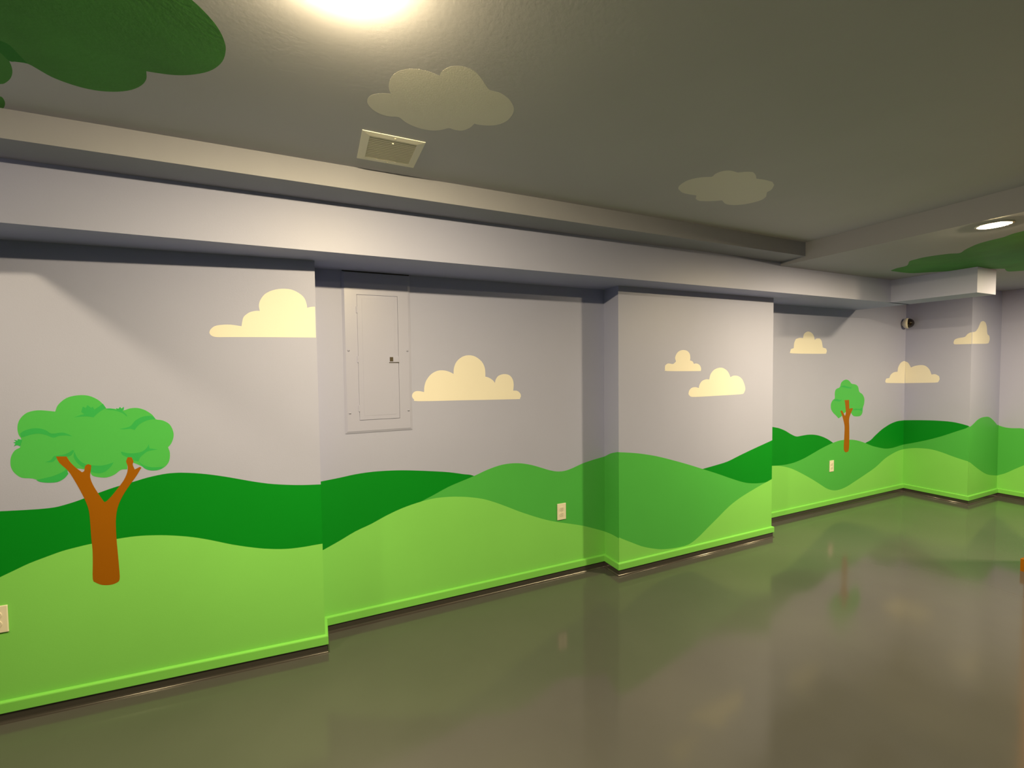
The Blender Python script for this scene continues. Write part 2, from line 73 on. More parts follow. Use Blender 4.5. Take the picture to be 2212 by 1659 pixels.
 'C_light': [(1.9525,0.2779),(1.9849,0.2618),(2.0176,0.2456),(2.0519,0.2288),(2.0886,0.2104),(2.1269,0.1914),(2.1656,0.174),(2.2054,0.1592),(2.2456,0.1461),(2.2829,0.1351),(2.3139,0.1267),(2.3417,0.1204),(2.3732,0.115),(2.4117,0.1098),(2.4541,0.1056),(2.4969,0.103),(2.5402,0.1018),(2.5839,0.1024),(2.6244,0.1067),(2.6593,0.1161),(2.6908,0.1294),(2.7226,0.1448),(2.7551,0.1622),(2.7879,0.1818),(2.8228,0.2026),(2.8612,0.2248),(2.9018,0.2482),(2.9427,0.2718),(2.9834,0.2959),(3.0244,0.3203),(3.0658,0.3428),(3.107,0.3622),(3.1486,0.3796),(3.1926,0.3962),(3.2418,0.4125),(3.2937,0.4281),(3.342,0.4421),(3.3822,0.4538),(3.4186,0.4639),(3.4573,0.4742),(3.5015,0.4855),(3.5484,0.4971),(3.5957,0.5088)],
 'D_dark': [(3.941,0.9095),(3.9708,0.9039),(4.0009,0.8983),(4.0312,0.8914),(4.0616,0.8826),(4.0923,0.8724),(4.1232,0.8608),(4.155,0.8466),(4.1871,0.831),(4.2172,0.8173),(4.244,0.8065),(4.2687,0.7976),(4.2936,0.7918),(4.3184,0.7903),(4.3433,0.7918),(4.3705,0.7934),(4.4015,0.7946),(4.4348,0.7959),(4.4683,0.7961),(4.5014,0.7949),(4.5346,0.7925),(4.5681,0.7887),(4.6019,0.7834),(4.6359,0.7767),(4.6702,0.7683),(4.7047,0.7582),(4.7395,0.7465),(4.7745,0.7332),(4.8083,0.7186),(4.8423,0.7023),(4.8813,0.683),(4.9296,0.6574),(4.9831,0.6285),(5.0347,0.604),(5.0792,0.5857),(5.1215,0.572),(5.1689,0.5652),(5.2283,0.568),(5.2931,0.5779),(5.3509,0.5898),(5.3953,0.6034),(5.4322,0.6189),(5.4667,0.6322),(5.4998,0.6404),(5.5306,0.6463),(5.5614,0.655),(5.5922,0.6691),(5.623,0.6859),(5.6567,0.7035),(5.6943,0.7215),(5.7347,0.7402),(5.7783,0.758),(5.8259,0.775),(5.8767,0.791),(5.9281,0.8049),(5.9792,0.816),(6.0308,0.8249),(6.0823,0.8311),(6.1335,0.8336),(6.1846,0.8335),(6.2361,0.8333)],
 'D_mid': [(3.9375,0.5384),(3.9834,0.5354),(4.0297,0.5324),(4.0734,0.5304),(4.1122,0.5296),(4.1483,0.5298),(4.1846,0.5312),(4.2215,0.5334),(4.2586,0.5368),(4.2981,0.5419),(4.3415,0.5493),(4.3873,0.5584),(4.4334,0.5687),(4.4793,0.5804),(4.5254,0.5934),(4.572,0.6064),(4.6182,0.6193),(4.6648,0.6324),(4.7141,0.645),(4.7693,0.6577),(4.8274,0.6701),(4.8814,0.6803),(4.9264,0.6878),(4.967,0.6931),(5.0105,0.6962),(5.0608,0.6968),(5.1141,0.6952),(5.1655,0.6919),(5.2123,0.6873),(5.2571,0.6811),(5.3023,0.6729),(5.3487,0.6626),(5.3956,0.6504),(5.443,0.6369),(5.4907,0.6217),(5.5389,0.6053),(5.5875,0.5902),(5.6373,0.5776),(5.6875,0.5664),(5.7353,0.5565),(5.7789,0.5475),(5.82,0.5398),(5.8612,0.5342),(5.9037,0.5309),(5.9463,0.5297),(5.9892,0.5302),(6.0328,0.5326),(6.0767,0.5367),(6.1194,0.5407),(6.16,0.5438),(6.1993,0.5467),(6.2389,0.5496)],
 'D_light': [(3.9428,0.5378),(3.9734,0.5351),(4.0042,0.5324),(4.0368,0.5281),(4.0724,0.5217),(4.1099,0.5137),(4.1477,0.5043),(4.1846,0.4938),(4.2217,0.4818),(4.2613,0.4675),(4.3041,0.4502),(4.3494,0.4304),(4.3974,0.4088),(4.4495,0.3849),(4.5044,0.3591),(4.5576,0.3333),(4.6091,0.3071),(4.6589,0.2808),(4.7022,0.258),(4.7341,0.2409),(4.7591,0.2274),(4.7866,0.215),(4.8205,0.2022),(4.8569,0.1905),(4.8936,0.1817),(4.9287,0.1765),(4.9641,0.1742),(5.002,0.1746),(5.0433,0.1775),(5.0874,0.1831),(5.1342,0.1915),(5.1839,0.2033),(5.2364,0.2179),(5.2919,0.2336),(5.3513,0.2498),(5.414,0.2671),(5.4773,0.2852),(5.5412,0.3038),(5.6059,0.3231),(5.6684,0.3442),(5.7278,0.3691),(5.785,0.3958),(5.84,0.419),(5.8928,0.4364),(5.9434,0.4503),(5.9916,0.4621),(6.0372,0.4722),(6.0803,0.4802),(6.1214,0.4865),(6.1599,0.4907),(6.1963,0.4932),(6.2329,0.4957)],
 'E_dark': [(2.7433,0.8345),(2.7136,0.8382),(2.6843,0.8418),(2.6525,0.8454),(2.6164,0.8491),(2.578,0.8527),(2.5402,0.8557),(2.5038,0.8583),(2.4678,0.8603),(2.4324,0.8615),(2.3966,0.8621),(2.3613,0.8619),(2.3287,0.8603),(2.3,0.8568),(2.2738,0.8519),(2.2484,0.8463),(2.2234,0.8399),(2.1991,0.8327),(2.1751,0.8256)],
 'E_mid': [(2.7468,0.551),(2.7145,0.5629),(2.6826,0.5747),(2.648,0.588),(2.6085,0.6038),(2.5666,0.6211),(2.5253,0.6391),(2.4853,0.6576),(2.4459,0.6768),(2.4082,0.6961),(2.3744,0.7149),(2.3422,0.7339),(2.3064,0.7547),(2.2645,0.7784),(2.2194,0.8035),(2.1752,0.8282)],
 'E_light': [(2.7518,0.4958),(2.7247,0.5046),(2.6978,0.5134),(2.6699,0.5209),(2.6401,0.5267),(2.6093,0.5313),(2.5789,0.5343),(2.5492,0.5361),(2.5198,0.5364),(2.4907,0.5347),(2.4618,0.5305),(2.4332,0.5244),(2.4049,0.5172),(2.3769,0.5089),(2.3492,0.4995),(2.3217,0.4908),(2.294,0.4829),(2.2666,0.4756),(2.2411,0.4691),(2.2186,0.4638),(2.198,0.4592),(2.1775,0.4546)],
 'G_mid': [(6.2531,0.8246),(6.275,0.8325),(6.297,0.8404),(6.3205,0.8494),(6.3466,0.8608),(6.3742,0.8734),(6.4021,0.8843),(6.4298,0.8924),(6.4577,0.8988),(6.4858,0.9035),(6.5142,0.9065),(6.5428,0.9078),(6.5716,0.908),(6.6006,0.9081),(6.6298,0.907),(6.6593,0.903),(6.6881,0.8955),(6.7173,0.8849),(6.7501,0.8702),(6.789,0.8496),(6.8319,0.8249),(6.875,0.7999)],
 'G_light': [(6.2546,0.4491),(6.3133,0.4205),(6.3726,0.3915),(6.4318,0.3637),(6.4927,0.3367),(6.5536,0.311),(6.6083,0.2899),(6.6514,0.276),(6.688,0.2668),(6.728,0.2586),(6.7761,0.2504),(6.8279,0.2431),(6.8801,0.2358)],
 'F_mid': [(2.2024,0.7968),(2.1827,0.7902),(2.1631,0.7835),(2.1437,0.7786),(2.1245,0.7762),(2.1055,0.7755),(2.0867,0.7758),(2.067,0.7778),(2.0475,0.7807),(2.031,0.7826),(2.0193,0.7822),(2.0104,0.7808),(2.0016,0.7794)],
 'F_light': [(2.2008,0.2312),(2.1785,0.2432),(2.1563,0.2551),(2.1333,0.2698),(2.1086,0.2898),(2.0831,0.3125),(2.0587,0.3341),(2.0362,0.353),(2.0147,0.3707),(1.9934,0.3884)],
 'cloudA': [(-0.4556,1.6855),(-0.4547,1.6904),(-0.4537,1.6953),(-0.4513,1.7004),(-0.4469,1.7064),(-0.4409,1.7127),(-0.4337,1.7179),(-0.4252,1.7213),(-0.4155,1.7236),(-0.4047,1.7252),(-0.3927,1.7265),(-0.3797,1.7271),(-0.3659,1.7269),(-0.3512,1.7253),(-0.3358,1.7228),(-0.3202,1.7203),(-0.319,1.7285),(-0.3178,1.7367),(-0.3162,1.7447),(-0.3146,1.7525),(-0.3127,1.7602),(-0.3089,1.7676),(-0.3023,1.7753),(-0.2938,1.7828),(-0.285,1.7889),(-0.2759,1.793),(-0.2665,1.7956),(-0.258,1.7974),(-0.2511,1.7982),(-0.2451,1.7981),(-0.2391,1.798),(-0.2405,1.8064),(-0.242,1.8147),(-0.2424,1.8232),(-0.2416,1.8319),(-0.2397,1.8408),(-0.2362,1.8503),(-0.2307,1.8608),(-0.2236,1.8719),(-0.2149,1.8819),(-0.2046,1.89),(-0.1928,1.897),(-0.1801,1.9028),(-0.1667,1.9073),(-0.1526,1.9106),(-0.1383,1.9126),(-0.1241,1.9134),(-0.1098,1.9129),(-0.0963,1.9109),(-0.0837,1.9068),(-0.0719,1.9011),(-0.0613,1.8945),(-0.0518,1.8874),(-0.0436,1.8793),(-0.0369,1.8704),(-0.0322,1.8601),(-0.0291,1.8489),(-0.0269,1.8392),(-0.0257,1.8322),(-0.0255,1.8266),(-0.0252,1.8211),(-0.0186,1.823),(-0.0119,1.825),(-0.0055,1.8265),(0.0005,1.8273),(0.0063,1.8277),(0.012,1.828),(0.0121,1.7751),(0.0122,1.7221),(0.0122,1.669),(-0.0443,1.6689),(-0.0999,1.6687),(-0.1592,1.6684),(-0.23,1.6679),(-0.3037,1.6672),(-0.3612,1.6666),(-0.394,1.666),(-0.4123,1.6654),(-0.4258,1.6658),(-0.4367,1.6674),(-0.443,1.6699),(-0.4478,1.673),(-0.4514,1.6767),(-0.4535,1.6811)],
 'cloudB': [(0.5379,1.3331),(0.5379,1.3397),(0.5398,1.3461),(0.543,1.3518),(0.5476,1.3567),(0.5536,1.3607),(0.5602,1.3635),(0.5674,1.3647),(0.5754,1.3646),(0.5839,1.3637),(0.593,1.362),(0.6027,1.3595),(0.6124,1.357),(0.6129,1.3687),(0.6134,1.3803),(0.615,1.3922),(0.618,1.4047),(0.6222,1.4175),(0.6283,1.4301),(0.6366,1.4427),(0.6467,1.4551),(0.658,1.4658),(0.6704,1.4745),(0.6839,1.4814),(0.6974,1.4864),(0.7108,1.4889),(0.7241,1.4894),(0.737,1.4887),(0.7491,1.487),(0.7607,1.4841),(0.7718,1.4804),(0.7821,1.4759),(0.7919,1.4706),(0.8018,1.4653),(0.8025,1.4783),(0.8032,1.4914),(0.8055,1.5044),(0.8098,1.5178),(0.8156,1.5311),(0.8235,1.5434),(0.8339,1.5546),(0.8465,1.5647),(0.8598,1.5728),(0.8738,1.5785),(0.8886,1.5822),(0.9035,1.5836),(0.9185,1.5829),(0.9337,1.58),(0.9485,1.5747),(0.9635,1.5665),(0.9782,1.5559),(0.9905,1.5445),(0.9996,1.5326),(1.0064,1.5199),(1.0114,1.5071),(1.0144,1.4942),(1.0156,1.4813),(1.0162,1.4697),(1.0164,1.4604),(1.0161,1.4524),(1.0158,1.4445),(1.0248,1.4419),(1.0337,1.4394),(1.0427,1.4358),(1.0523,1.4305),(1.0618,1.4242),(1.0698,1.4179),(1.0751,1.4123),(1.0789,1.4068),(1.0827,1.4013),(1.0846,1.4091),(1.0864,1.4169),(1.0897,1.4246),(1.0944,1.4328),(1.1005,1.441),(1.1088,1.4478),(1.1203,1.4529),(1.1341,1.4567),(1.1479,1.4584),(1.1616,1.4579),(1.1752,1.4553),(1.1873,1.4504),(1.1972,1.4428),(1.2056,1.4328),(1.2119,1.4219),(1.2158,1.4104),(1.2176,1.3981),(1.2183,1.3854),(1.2177,1.3724),(1.216,1.3591),(1.2143,1.3459),(1.224,1.3458),(1.2338,1.3457),(1.243,1.3439),(1.2517,1.3393),(1.2597,1.333),(1.2659,1.3263),(1.2696,1.3193),(1.2713,1.3119),(1.2714,1.3051),(1.2676,1.2971),(1.2619,1.2897),(1.2671,1.2886),(1.2722,1.2875),(1.2365,1.2876),(1.1325,1.2897),(0.9934,1.2929),(0.8654,1.2958),(0.7534,1.2979),(0.6504,1.2997),(0.5779,1.3021),(0.5497,1.3053),(0.5488,1.3091),(0.5498,1.3138),(0.544,1.3197),(0.54,1.3264)],
 'cloudC1': [(2.3812,1.4807),(2.3817,1.4875),(2.383,1.4956),(2.3842,1.5037),(2.3925,1.5089),(2.4009,1.514),(2.4098,1.5174),(2.4198,1.5177),(2.4304,1.5162),(2.4402,1.5148),(2.4518,1.5129),(2.4631,1.5135),(2.472,1.5182),(2.4813,1.5251),(2.4908,1.532),(2.4866,1.5415),(2.4824,1.551),(2.4814,1.5612),(2.4855,1.5731),(2.4929,1.5856),(2.5014,1.5962),(2.5108,1.6039),(2.5213,1.6096),(2.5324,1.6139),(2.5441,1.6169),(2.5563,1.6185),(2.5684,1.6187),(2.5804,1.6179),(2.5923,1.6156),(2.6032,1.6118),(2.6131,1.6061),(2.6219,1.5988),(2.6287,1.5906),(2.6326,1.581),(2.6344,1.5705),(2.6352,1.5609),(2.6349,1.5532),(2.6335,1.5464),(2.6321,1.5396),(2.6417,1.5371),(2.6513,1.5347),(2.6594,1.5311),(2.6667,1.5222),(2.6723,1.5119),(2.6858,1.5146),(2.6998,1.5153),(2.7109,1.5129),(2.7226,1.5088),(2.7325,1.503),(2.74,1.4949),(2.7456,1.4851),(2.7491,1.4763),(2.7487,1.4668),(2.7459,1.4583),(2.7471,1.4574),(2.7483,1.4564),(2.7164,1.4563),(2.6194,1.4572),(2.4932,1.4588),(2.4023,1.4608),(2.3756,1.4647),(2.3842,1.4691),(2.3823,1.4742)],
 'cloudC2': [(2.617,1.2815),(2.619,1.2904),(2.6209,1.2992),(2.6249,1.3075),(2.6321,1.3154),(2.6414,1.3227),(2.6521,1.3281),(2.6649,1.331),(2.6791,1.332),(2.6925,1.3317),(2.704,1.3299),(2.7146,1.3267),(2.7252,1.3235),(2.7273,1.3323),(2.7294,1.341),(2.7333,1.3499),(2.7396,1.3594),(2.7478,1.369),(2.7578,1.3771),(2.7705,1.3828),(2.785,1.3868),(2.7992,1.3894),(2.8123,1.3902),(2.825,1.3894),(2.8377,1.3886),(2.8408,1.4013),(2.8438,1.414),(2.8493,1.4263),(2.8582,1.4384),(2.8696,1.4501),(2.8829,1.46),(2.8986,1.4678),(2.9163,1.4738),(2.934,1.4778),(2.9514,1.4798),(2.9688,1.4798),(2.9859,1.4772),(3.0033,1.4716),(3.0205,1.4634),(3.0351,1.4542),(3.0464,1.4439),(3.0551,1.4326),(3.0619,1.4225),(3.0675,1.4111),(3.0709,1.401),(3.0834,1.4055),(3.0959,1.4101),(3.1101,1.4128),(3.1273,1.4132),(3.1462,1.4118),(3.1642,1.408),(3.1808,1.4015),(3.1964,1.3926),(3.2101,1.3816),(3.2215,1.3676),(3.2308,1.3515),(3.2382,1.3361),(3.2438,1.3225),(3.2474,1.3095),(3.2478,1.2974),(3.2438,1.2863),(3.2368,1.2761),(3.2297,1.2659),(3.2236,1.2633),(3.2175,1.2607),(3.1839,1.2586),(3.1035,1.2574),(2.9983,1.2569),(2.9013,1.2565),(2.8179,1.256),(2.7417,1.2557),(2.6847,1.2562),(2.6555,1.2575),(2.6443,1.2595),(2.6363,1.2629),(2.6277,1.2682),(2.6224,1.2749)],
 'cloudD': [(4.1845,1.622),(4.1889,1.6341),(4.1934,1.6462),(4.2076,1.6495),(4.2219,1.6528),(4.2362,1.6562),(4.2378,1.6737),(4.2394,1.6912),(4.2428,1.7072),(4.2495,1.7205),(4.2581,1.7322),(4.2667,1.7439),(4.2857,1.7488),(4.3048,1.7537),(4.3234,1.757),(4.341,1.7576),(4.3581,1.7565),(4.3752,1.7554),(4.3792,1.7693),(4.3832,1.7831),(4.3899,1.795),(4.4011,1.8042),(4.415,1.8114),(4.4283,1.8167),(4.4444,1.821),(4.4614,1.8212),(4.4759,1.8192),(4.4919,1.8156),(4.5069,1.8098),(4.5204,1.8015),(4.533,1.791),(4.5432,1.7794),(4.5497,1.7665),(4.5539,1.7525),(4.558,1.7385),(4.5715,1.7478),(4.5877,1.7552),(4.6029,1.7566),(4.6205,1.7563),(4.6381,1.756),(4.6489,1.7489),(4.6597,1.7419),(4.6691,1.7313),(4.6763,1.713),(4.682,1.6912),(4.6867,1.6746),(4.6891,1.6665),(4.6951,1.6645),(4.708,1.6616),(4.7253,1.6588),(4.7427,1.656),(4.752,1.6431),(4.7578,1.6306),(4.7526,1.6189),(4.7438,1.6076),(4.7523,1.6045),(4.7027,1.6024),(4.5542,1.6022),(4.3614,1.6029),(4.2221,1.6052),(4.1785,1.6097),(4.1815,1.6159)],
 'cloudDE_D': [(5.8273,1.2988),(5.8352,1.3118),(5.8465,1.3266),(5.8674,1.3285),(5.8884,1.3304),(5.9094,1.3323),(5.9161,1.3442),(5.9227,1.3562),(5.9336,1.3673),(5.9512,1.3777),(5.9732,1.3874),(5.9967,1.3947),(6.0215,1.3982),(6.0478,1.3994),(6.0743,1.4006),(6.0766,1.4173),(6.0789,1.434),(6.0855,1.4507),(6.0989,1.4684),(6.1167,1.486),(6.1361,1.5006),(6.1578,1.5107),(6.181,1.5177),(6.2016,1.5218),(6.2233,1.5212),(6.2418,1.5173),(6.2451,1.4335),(6.2483,1.3495),(6.2516,1.2654),(6.1156,1.2692),(5.9826,1.2728),(5.886,1.2762),(5.8418,1.2805),(5.8353,1.2845),(5.8296,1.2909)],
 'cloudDE_E': [(2.7502,1.5173),(2.7406,1.5127),(2.7311,1.5081),(2.7217,1.4995),(2.7127,1.4843),(2.7039,1.4651),(2.6952,1.4459),(2.6854,1.4518),(2.6757,1.4577),(2.6632,1.4629),(2.6457,1.4678),(2.6256,1.472),(2.6068,1.4737),(2.5906,1.4726),(2.5757,1.469),(2.5621,1.462),(2.5494,1.4506),(2.538,1.4359),(2.5284,1.4199),(2.5215,1.4031),(2.5163,1.3851),(2.5112,1.3671),(2.5004,1.3695),(2.4897,1.3719),(2.479,1.3715),(2.4682,1.3666),(2.4574,1.3588),(2.4467,1.3512),(2.4441,1.3395),(2.4415,1.3278),(2.4408,1.3169),(2.4429,1.3072),(2.4469,1.2982),(2.4508,1.2892),(2.4534,1.2858),(2.4559,1.2823),(2.4826,1.2787),(2.5509,1.2748),(2.6467,1.2705),(2.7459,1.2661),(2.7474,1.3499),(2.7488,1.4336)],
 'cloudEG_E': [(2.3345,1.7076),(2.3321,1.7192),(2.3297,1.7308),(2.3251,1.7404),(2.3174,1.7471),(2.3075,1.7518),(2.2954,1.7558),(2.2793,1.7585),(2.2612,1.7604),(2.2464,1.7643),(2.2381,1.7721),(2.2331,1.7819),(2.2275,1.7905),(2.22,1.7973),(2.2119,1.8029),(2.2038,1.807),(2.1959,1.8087),(2.188,1.8089),(2.18,1.809),(2.1799,1.7688),(2.1797,1.7286),(2.1796,1.6884),(2.2241,1.6888),(2.2694,1.6892),(2.3041,1.6899),(2.3201,1.6911),(2.3247,1.6925),(2.3292,1.6939),(2.3319,1.7007)],
 'cloudEG_G': [(6.2394,1.8102),(6.2625,1.8119),(6.2857,1.8137),(6.3073,1.8183),(6.3269,1.8274),(6.3449,1.8395),(6.3607,1.8523),(6.3735,1.8656),(6.3842,1.8797),(6.3946,1.8927),(6.4047,1.9046),(6.4145,1.9155),(6.4264,1.9239),(6.4503,1.9301),(6.4767,1.9335),(6.5024,1.928),(6.5259,1.9191),(6.5381,1.9085),(6.5483,1.8949),(6.5571,1.8774),(6.5634,1.8522),(6.5683,1.8232),(6.5761,1.8002),(6.5904,1.7895),(6.6075,1.7849),(6.6209,1.7783),(6.6283,1.766),(6.632,1.7517),(6.6321,1.7381),(6.6274,1.7263),(6.6191,1.7152),(6.6109,1.7042),(6.5989,1.6988),(6.5537,1.6941),(6.4667,1.6921),(6.3526,1.6907),(6.2407,1.6893),(6.2403,1.7296),(6.2398,1.7699)],
 'treeD_crown': [(5.0969,1.332),(5.1142,1.3295),(5.1319,1.3244),(5.1484,1.3176),(5.1617,1.308),(5.1739,1.2966),(5.1895,1.2873),(5.2123,1.2827),(5.2386,1.2802),(5.2621,1.276),(5.2804,1.2697),(5.2957,1.2617),(5.3086,1.2505),(5.3171,1.2335),(5.3233,1.2132),(5.3331,1.1958),(5.351,1.1849),(5.3727,1.1769),(5.3919,1.1666),(5.4072,1.1519),(5.42,1.1351),(5.4284,1.1175),(5.4311,1.0995),(5.4293,1.0809),(5.4254,1.0631),(5.4188,1.0469),(5.4102,1.0317),(5.4034,1.0163),(5.4016,1.0001),(5.4015,0.9838),(5.3978,0.9689),(5.3892,0.9551),(5.377,0.9428),(5.3593,0.9342),(5.3322,0.9311),(5.2997,0.9318),(5.2719,0.9338),(5.2456,0.9373),(5.2261,0.9444),(5.2142,0.9527),(5.2037,0.9629),(5.1937,0.9731),(5.1841,0.9825),(5.175,0.9919),(5.166,1.0013),(5.1437,0.9983),(5.1215,0.9952),(5.1016,0.9913),(5.0852,0.9862),(5.0709,0.9803),(5.058,0.9738),(5.0472,0.9668),(5.0376,0.9593),(5.0257,0.9518),(5.0093,0.9445),(4.9906,0.9371),(4.9719,0.9299),(4.9576,0.9402),(4.9434,0.9505),(4.928,0.9612),(4.9098,0.9726),(4.8905,0.9845),(4.8737,0.9969),(4.86,1.0096),(4.8487,1.023),(4.8409,1.0375),(4.837,1.0546),(4.8365,1.0728),(4.8396,1.0895),(4.8475,1.1039),(4.859,1.1168),(4.8705,1.1271),(4.8883,1.1331),(4.9021,1.1414),(4.9032,1.1576),(4.9008,1.1785),(4.9007,1.1974),(4.9043,1.2122),(4.9103,1.225),(4.9211,1.2358),(4.9408,1.243),(4.9654,1.2483),(4.9852,1.256),(4.9945,1.2692),(4.9989,1.2849),(5.0058,1.2987),(5.0183,1.309),(5.0332,1.3174),(5.0488,1.3239),(5.0643,1.3287),(5.0805,1.3316)],
 'treeD_shade_a': [(4.9852,1.256),(5.0071,1.262),(5.0292,1.2681),(5.0502,1.2712),(5.0685,1.2696),(5.0857,1.2651),(5.1055,1.2604),(5.1298,1.2563),(5.1568,1.2519),(5.1839,1.2475),(5.1913,1.2606),(5.1989,1.2738),(5.1947,1.2605),(5.1906,1.2473),(5.1865,1.2341),(5.159,1.2365),(5.1317,1.2389),(5.106,1.2419),(5.0824,1.2461),(5.0604,1.2509),(5.0397,1.2544),(5.0206,1.2558),(5.0029,1.2559)],
 'treeD_shade_b': [(5.2131,1.0056),(5.2314,1.0108),(5.2497,1.0161),(5.2695,1.0189),(5.2919,1.0168),(5.3157,1.0122),(5.3386,1.01),(5.3592,1.0128),(5.3788,1.0181),(5.3985,1.0234),(5.3958,1.0099),(5.3931,0.9964),(5.3904,0.9829),(5.3695,0.9892),(5.3488,0.9955),(5.3273,0.9998),(5.304,1.0006),(5.28,0.9995),(5.2586,0.9992),(5.2344,1.002)],
 'treeD_shade_c': [(4.8706,1.1206),(4.8922,1.1263),(4.9138,1.1321),(4.9344,1.1349),(4.9535,1.132),(4.9717,1.1261),(4.9886,1.1222),(5.011,1.1234),(5.0321,1.1269),(5.0185,1.119),(5.005,1.1111),(4.989,1.1064),(4.9686,1.107),(4.9457,1.1108),(4.9241,1.1144),(4.9055,1.1166),(4.888,1.1186)],
 'treeD_trunk': [(5.0652,1.1163),(5.0932,1.116),(5.1212,1.1158),(5.1494,1.1155),(5.1518,1.0843),(5.1541,1.0531),(5.1565,1.0218),(5.1802,1.0247),(5.2012,1.0263),(5.214,1.0243),(5.224,1.0212),(5.2061,0.9982),(5.1883,0.9753),(5.174,0.9541),(5.1645,0.9366),(5.1585,0.9207),(5.1553,0.9017),(5.1557,0.8788),(5.159,0.8529),(5.162,0.8209),(5.1636,0.7781),(5.165,0.7293),(5.1656,0.6865),(5.1657,0.6542),(5.1651,0.6279),(5.1633,0.6061),(5.16,0.59),(5.1555,0.5784),(5.151,0.5669),(5.1321,0.5632),(5.1132,0.5596),(5.0977,0.5645),(5.084,0.5729),(5.0774,0.5822),(5.0724,0.5946),(5.0697,0.6142),(5.0702,0.6448),(5.0731,0.6825),(5.0757,0.7203),(5.0777,0.7576),(5.0795,0.795),(5.0795,0.8265),(5.0772,0.8478),(5.0731,0.8634),(5.067,0.8805),(5.0586,0.9025),(5.0481,0.9261),(5.0367,0.9485),(5.0244,0.9685),(5.0113,0.9873),(4.9981,1.006),(5.0133,1.0085),(5.0285,1.011),(5.0466,0.9903),(5.0647,0.9694),(5.0829,0.9485),(5.0889,0.958),(5.095,0.9675),(5.0974,0.9849),(5.0935,1.0185),(5.0861,1.0598),(5.0791,1.0919),(5.0719,1.1093)],
 'cloudH1': [(0.1867,1.5716),(0.1864,1.5653),(0.1868,1.5591),(0.1881,1.5526),(0.1904,1.5457),(0.1935,1.5387),(0.1981,1.5321),(0.2043,1.5261),(0.2119,1.5205),(0.2206,1.5154),(0.2307,1.511),(0.242,1.5071),(0.2534,1.5032),(0.2498,1.4943),(0.2462,1.4855),(0.2434,1.4762),(0.2413,1.4661),(0.24,1.4554),(0.2395,1.4446),(0.24,1.4333),(0.2413,1.4218),(0.2437,1.4109),(0.2472,1.4006),(0.2518,1.3908),(0.2575,1.3819),(0.2645,1.3738),(0.2726,1.3665),(0.2813,1.3604),(0.2909,1.3555),(0.3011,1.3516),(0.3116,1.3489),(0.3223,1.3472),(0.3333,1.3466),(0.3443,1.3469),(0.3552,1.3485),(0.3662,1.351),(0.3774,1.3536),(0.3774,1.3463),(0.3774,1.339),(0.3787,1.3314),(0.3817,1.3228),(0.3859,1.3138),(0.3908,1.306),(0.3965,1.2999),(0.4031,1.295),(0.4104,1.2909),(0.4186,1.2875),(0.4276,1.2849),(0.4372,1.2838),(0.4476,1.2847),(0.4587,1.2872),(0.4692,1.291),(0.4787,1.2963),(0.4877,1.303),(0.4964,1.3104),(0.505,1.3186),(0.5134,1.3276),(0.5216,1.3361),(0.5297,1.3443),(0.5375,1.3519),(0.5458,1.3572),(0.5545,1.3584),(0.5635,1.3572),(0.573,1.3569),(0.5832,1.3588),(0.594,1.3616),(0.6045,1.3657),(0.6144,1.3711),(0.624,1.3778),(0.6333,1.3858),(0.6428,1.3954),(0.652,1.4065),(0.6596,1.4181),(0.6648,1.4296),(0.6681,1.4416),(0.6701,1.4543),(0.6709,1.4686),(0.6702,1.4838),(0.668,1.4979),(0.6638,1.5101),(0.658,1.521),(0.6509,1.5307),(0.6426,1.539),(0.6329,1.5461),(0.6221,1.5519),(0.6091,1.5568),(0.595,1.5605),(0.5831,1.5628),(0.5754,1.5633),(0.5699,1.5625),(0.5645,1.5617),(0.5628,1.573),(0.5611,1.5843),(0.5578,1.5953),(0.5522,1.6064),(0.5451,1.6171),(0.537,1.6252),(0.5277,1.6294),(0.5177,1.6309),(0.5083,1.6314),(0.5004,1.63),(0.4932,1.6276),(0.4861,1.628),(0.4795,1.6334),(0.4729,1.6417),(0.4652,1.6497),(0.456,1.6568),(0.4456,1.6636),(0.4342,1.6687),(0.4212,1.6717),(0.4073,1.673),(0.3938,1.6729),(0.3811,1.6716),(0.369,1.669),(0.3573,1.6654),(0.3462,1.6606),(0.3356,1.6549),(0.3257,1.6487),(0.3169,1.6411),(0.3087,1.6331),(0.3,1.6285),(0.2901,1.6298),(0.2796,1.6344),(0.2688,1.6375),(0.2579,1.6377),(0.2468,1.6365),(0.2362,1.6337),(0.2259,1.6289),(0.2162,1.6226),(0.2077,1.6155),(0.2007,1.6074),(0.195,1.5987),(0.1907,1.5906),(0.1882,1.5839),(0.1871,1.5778)],
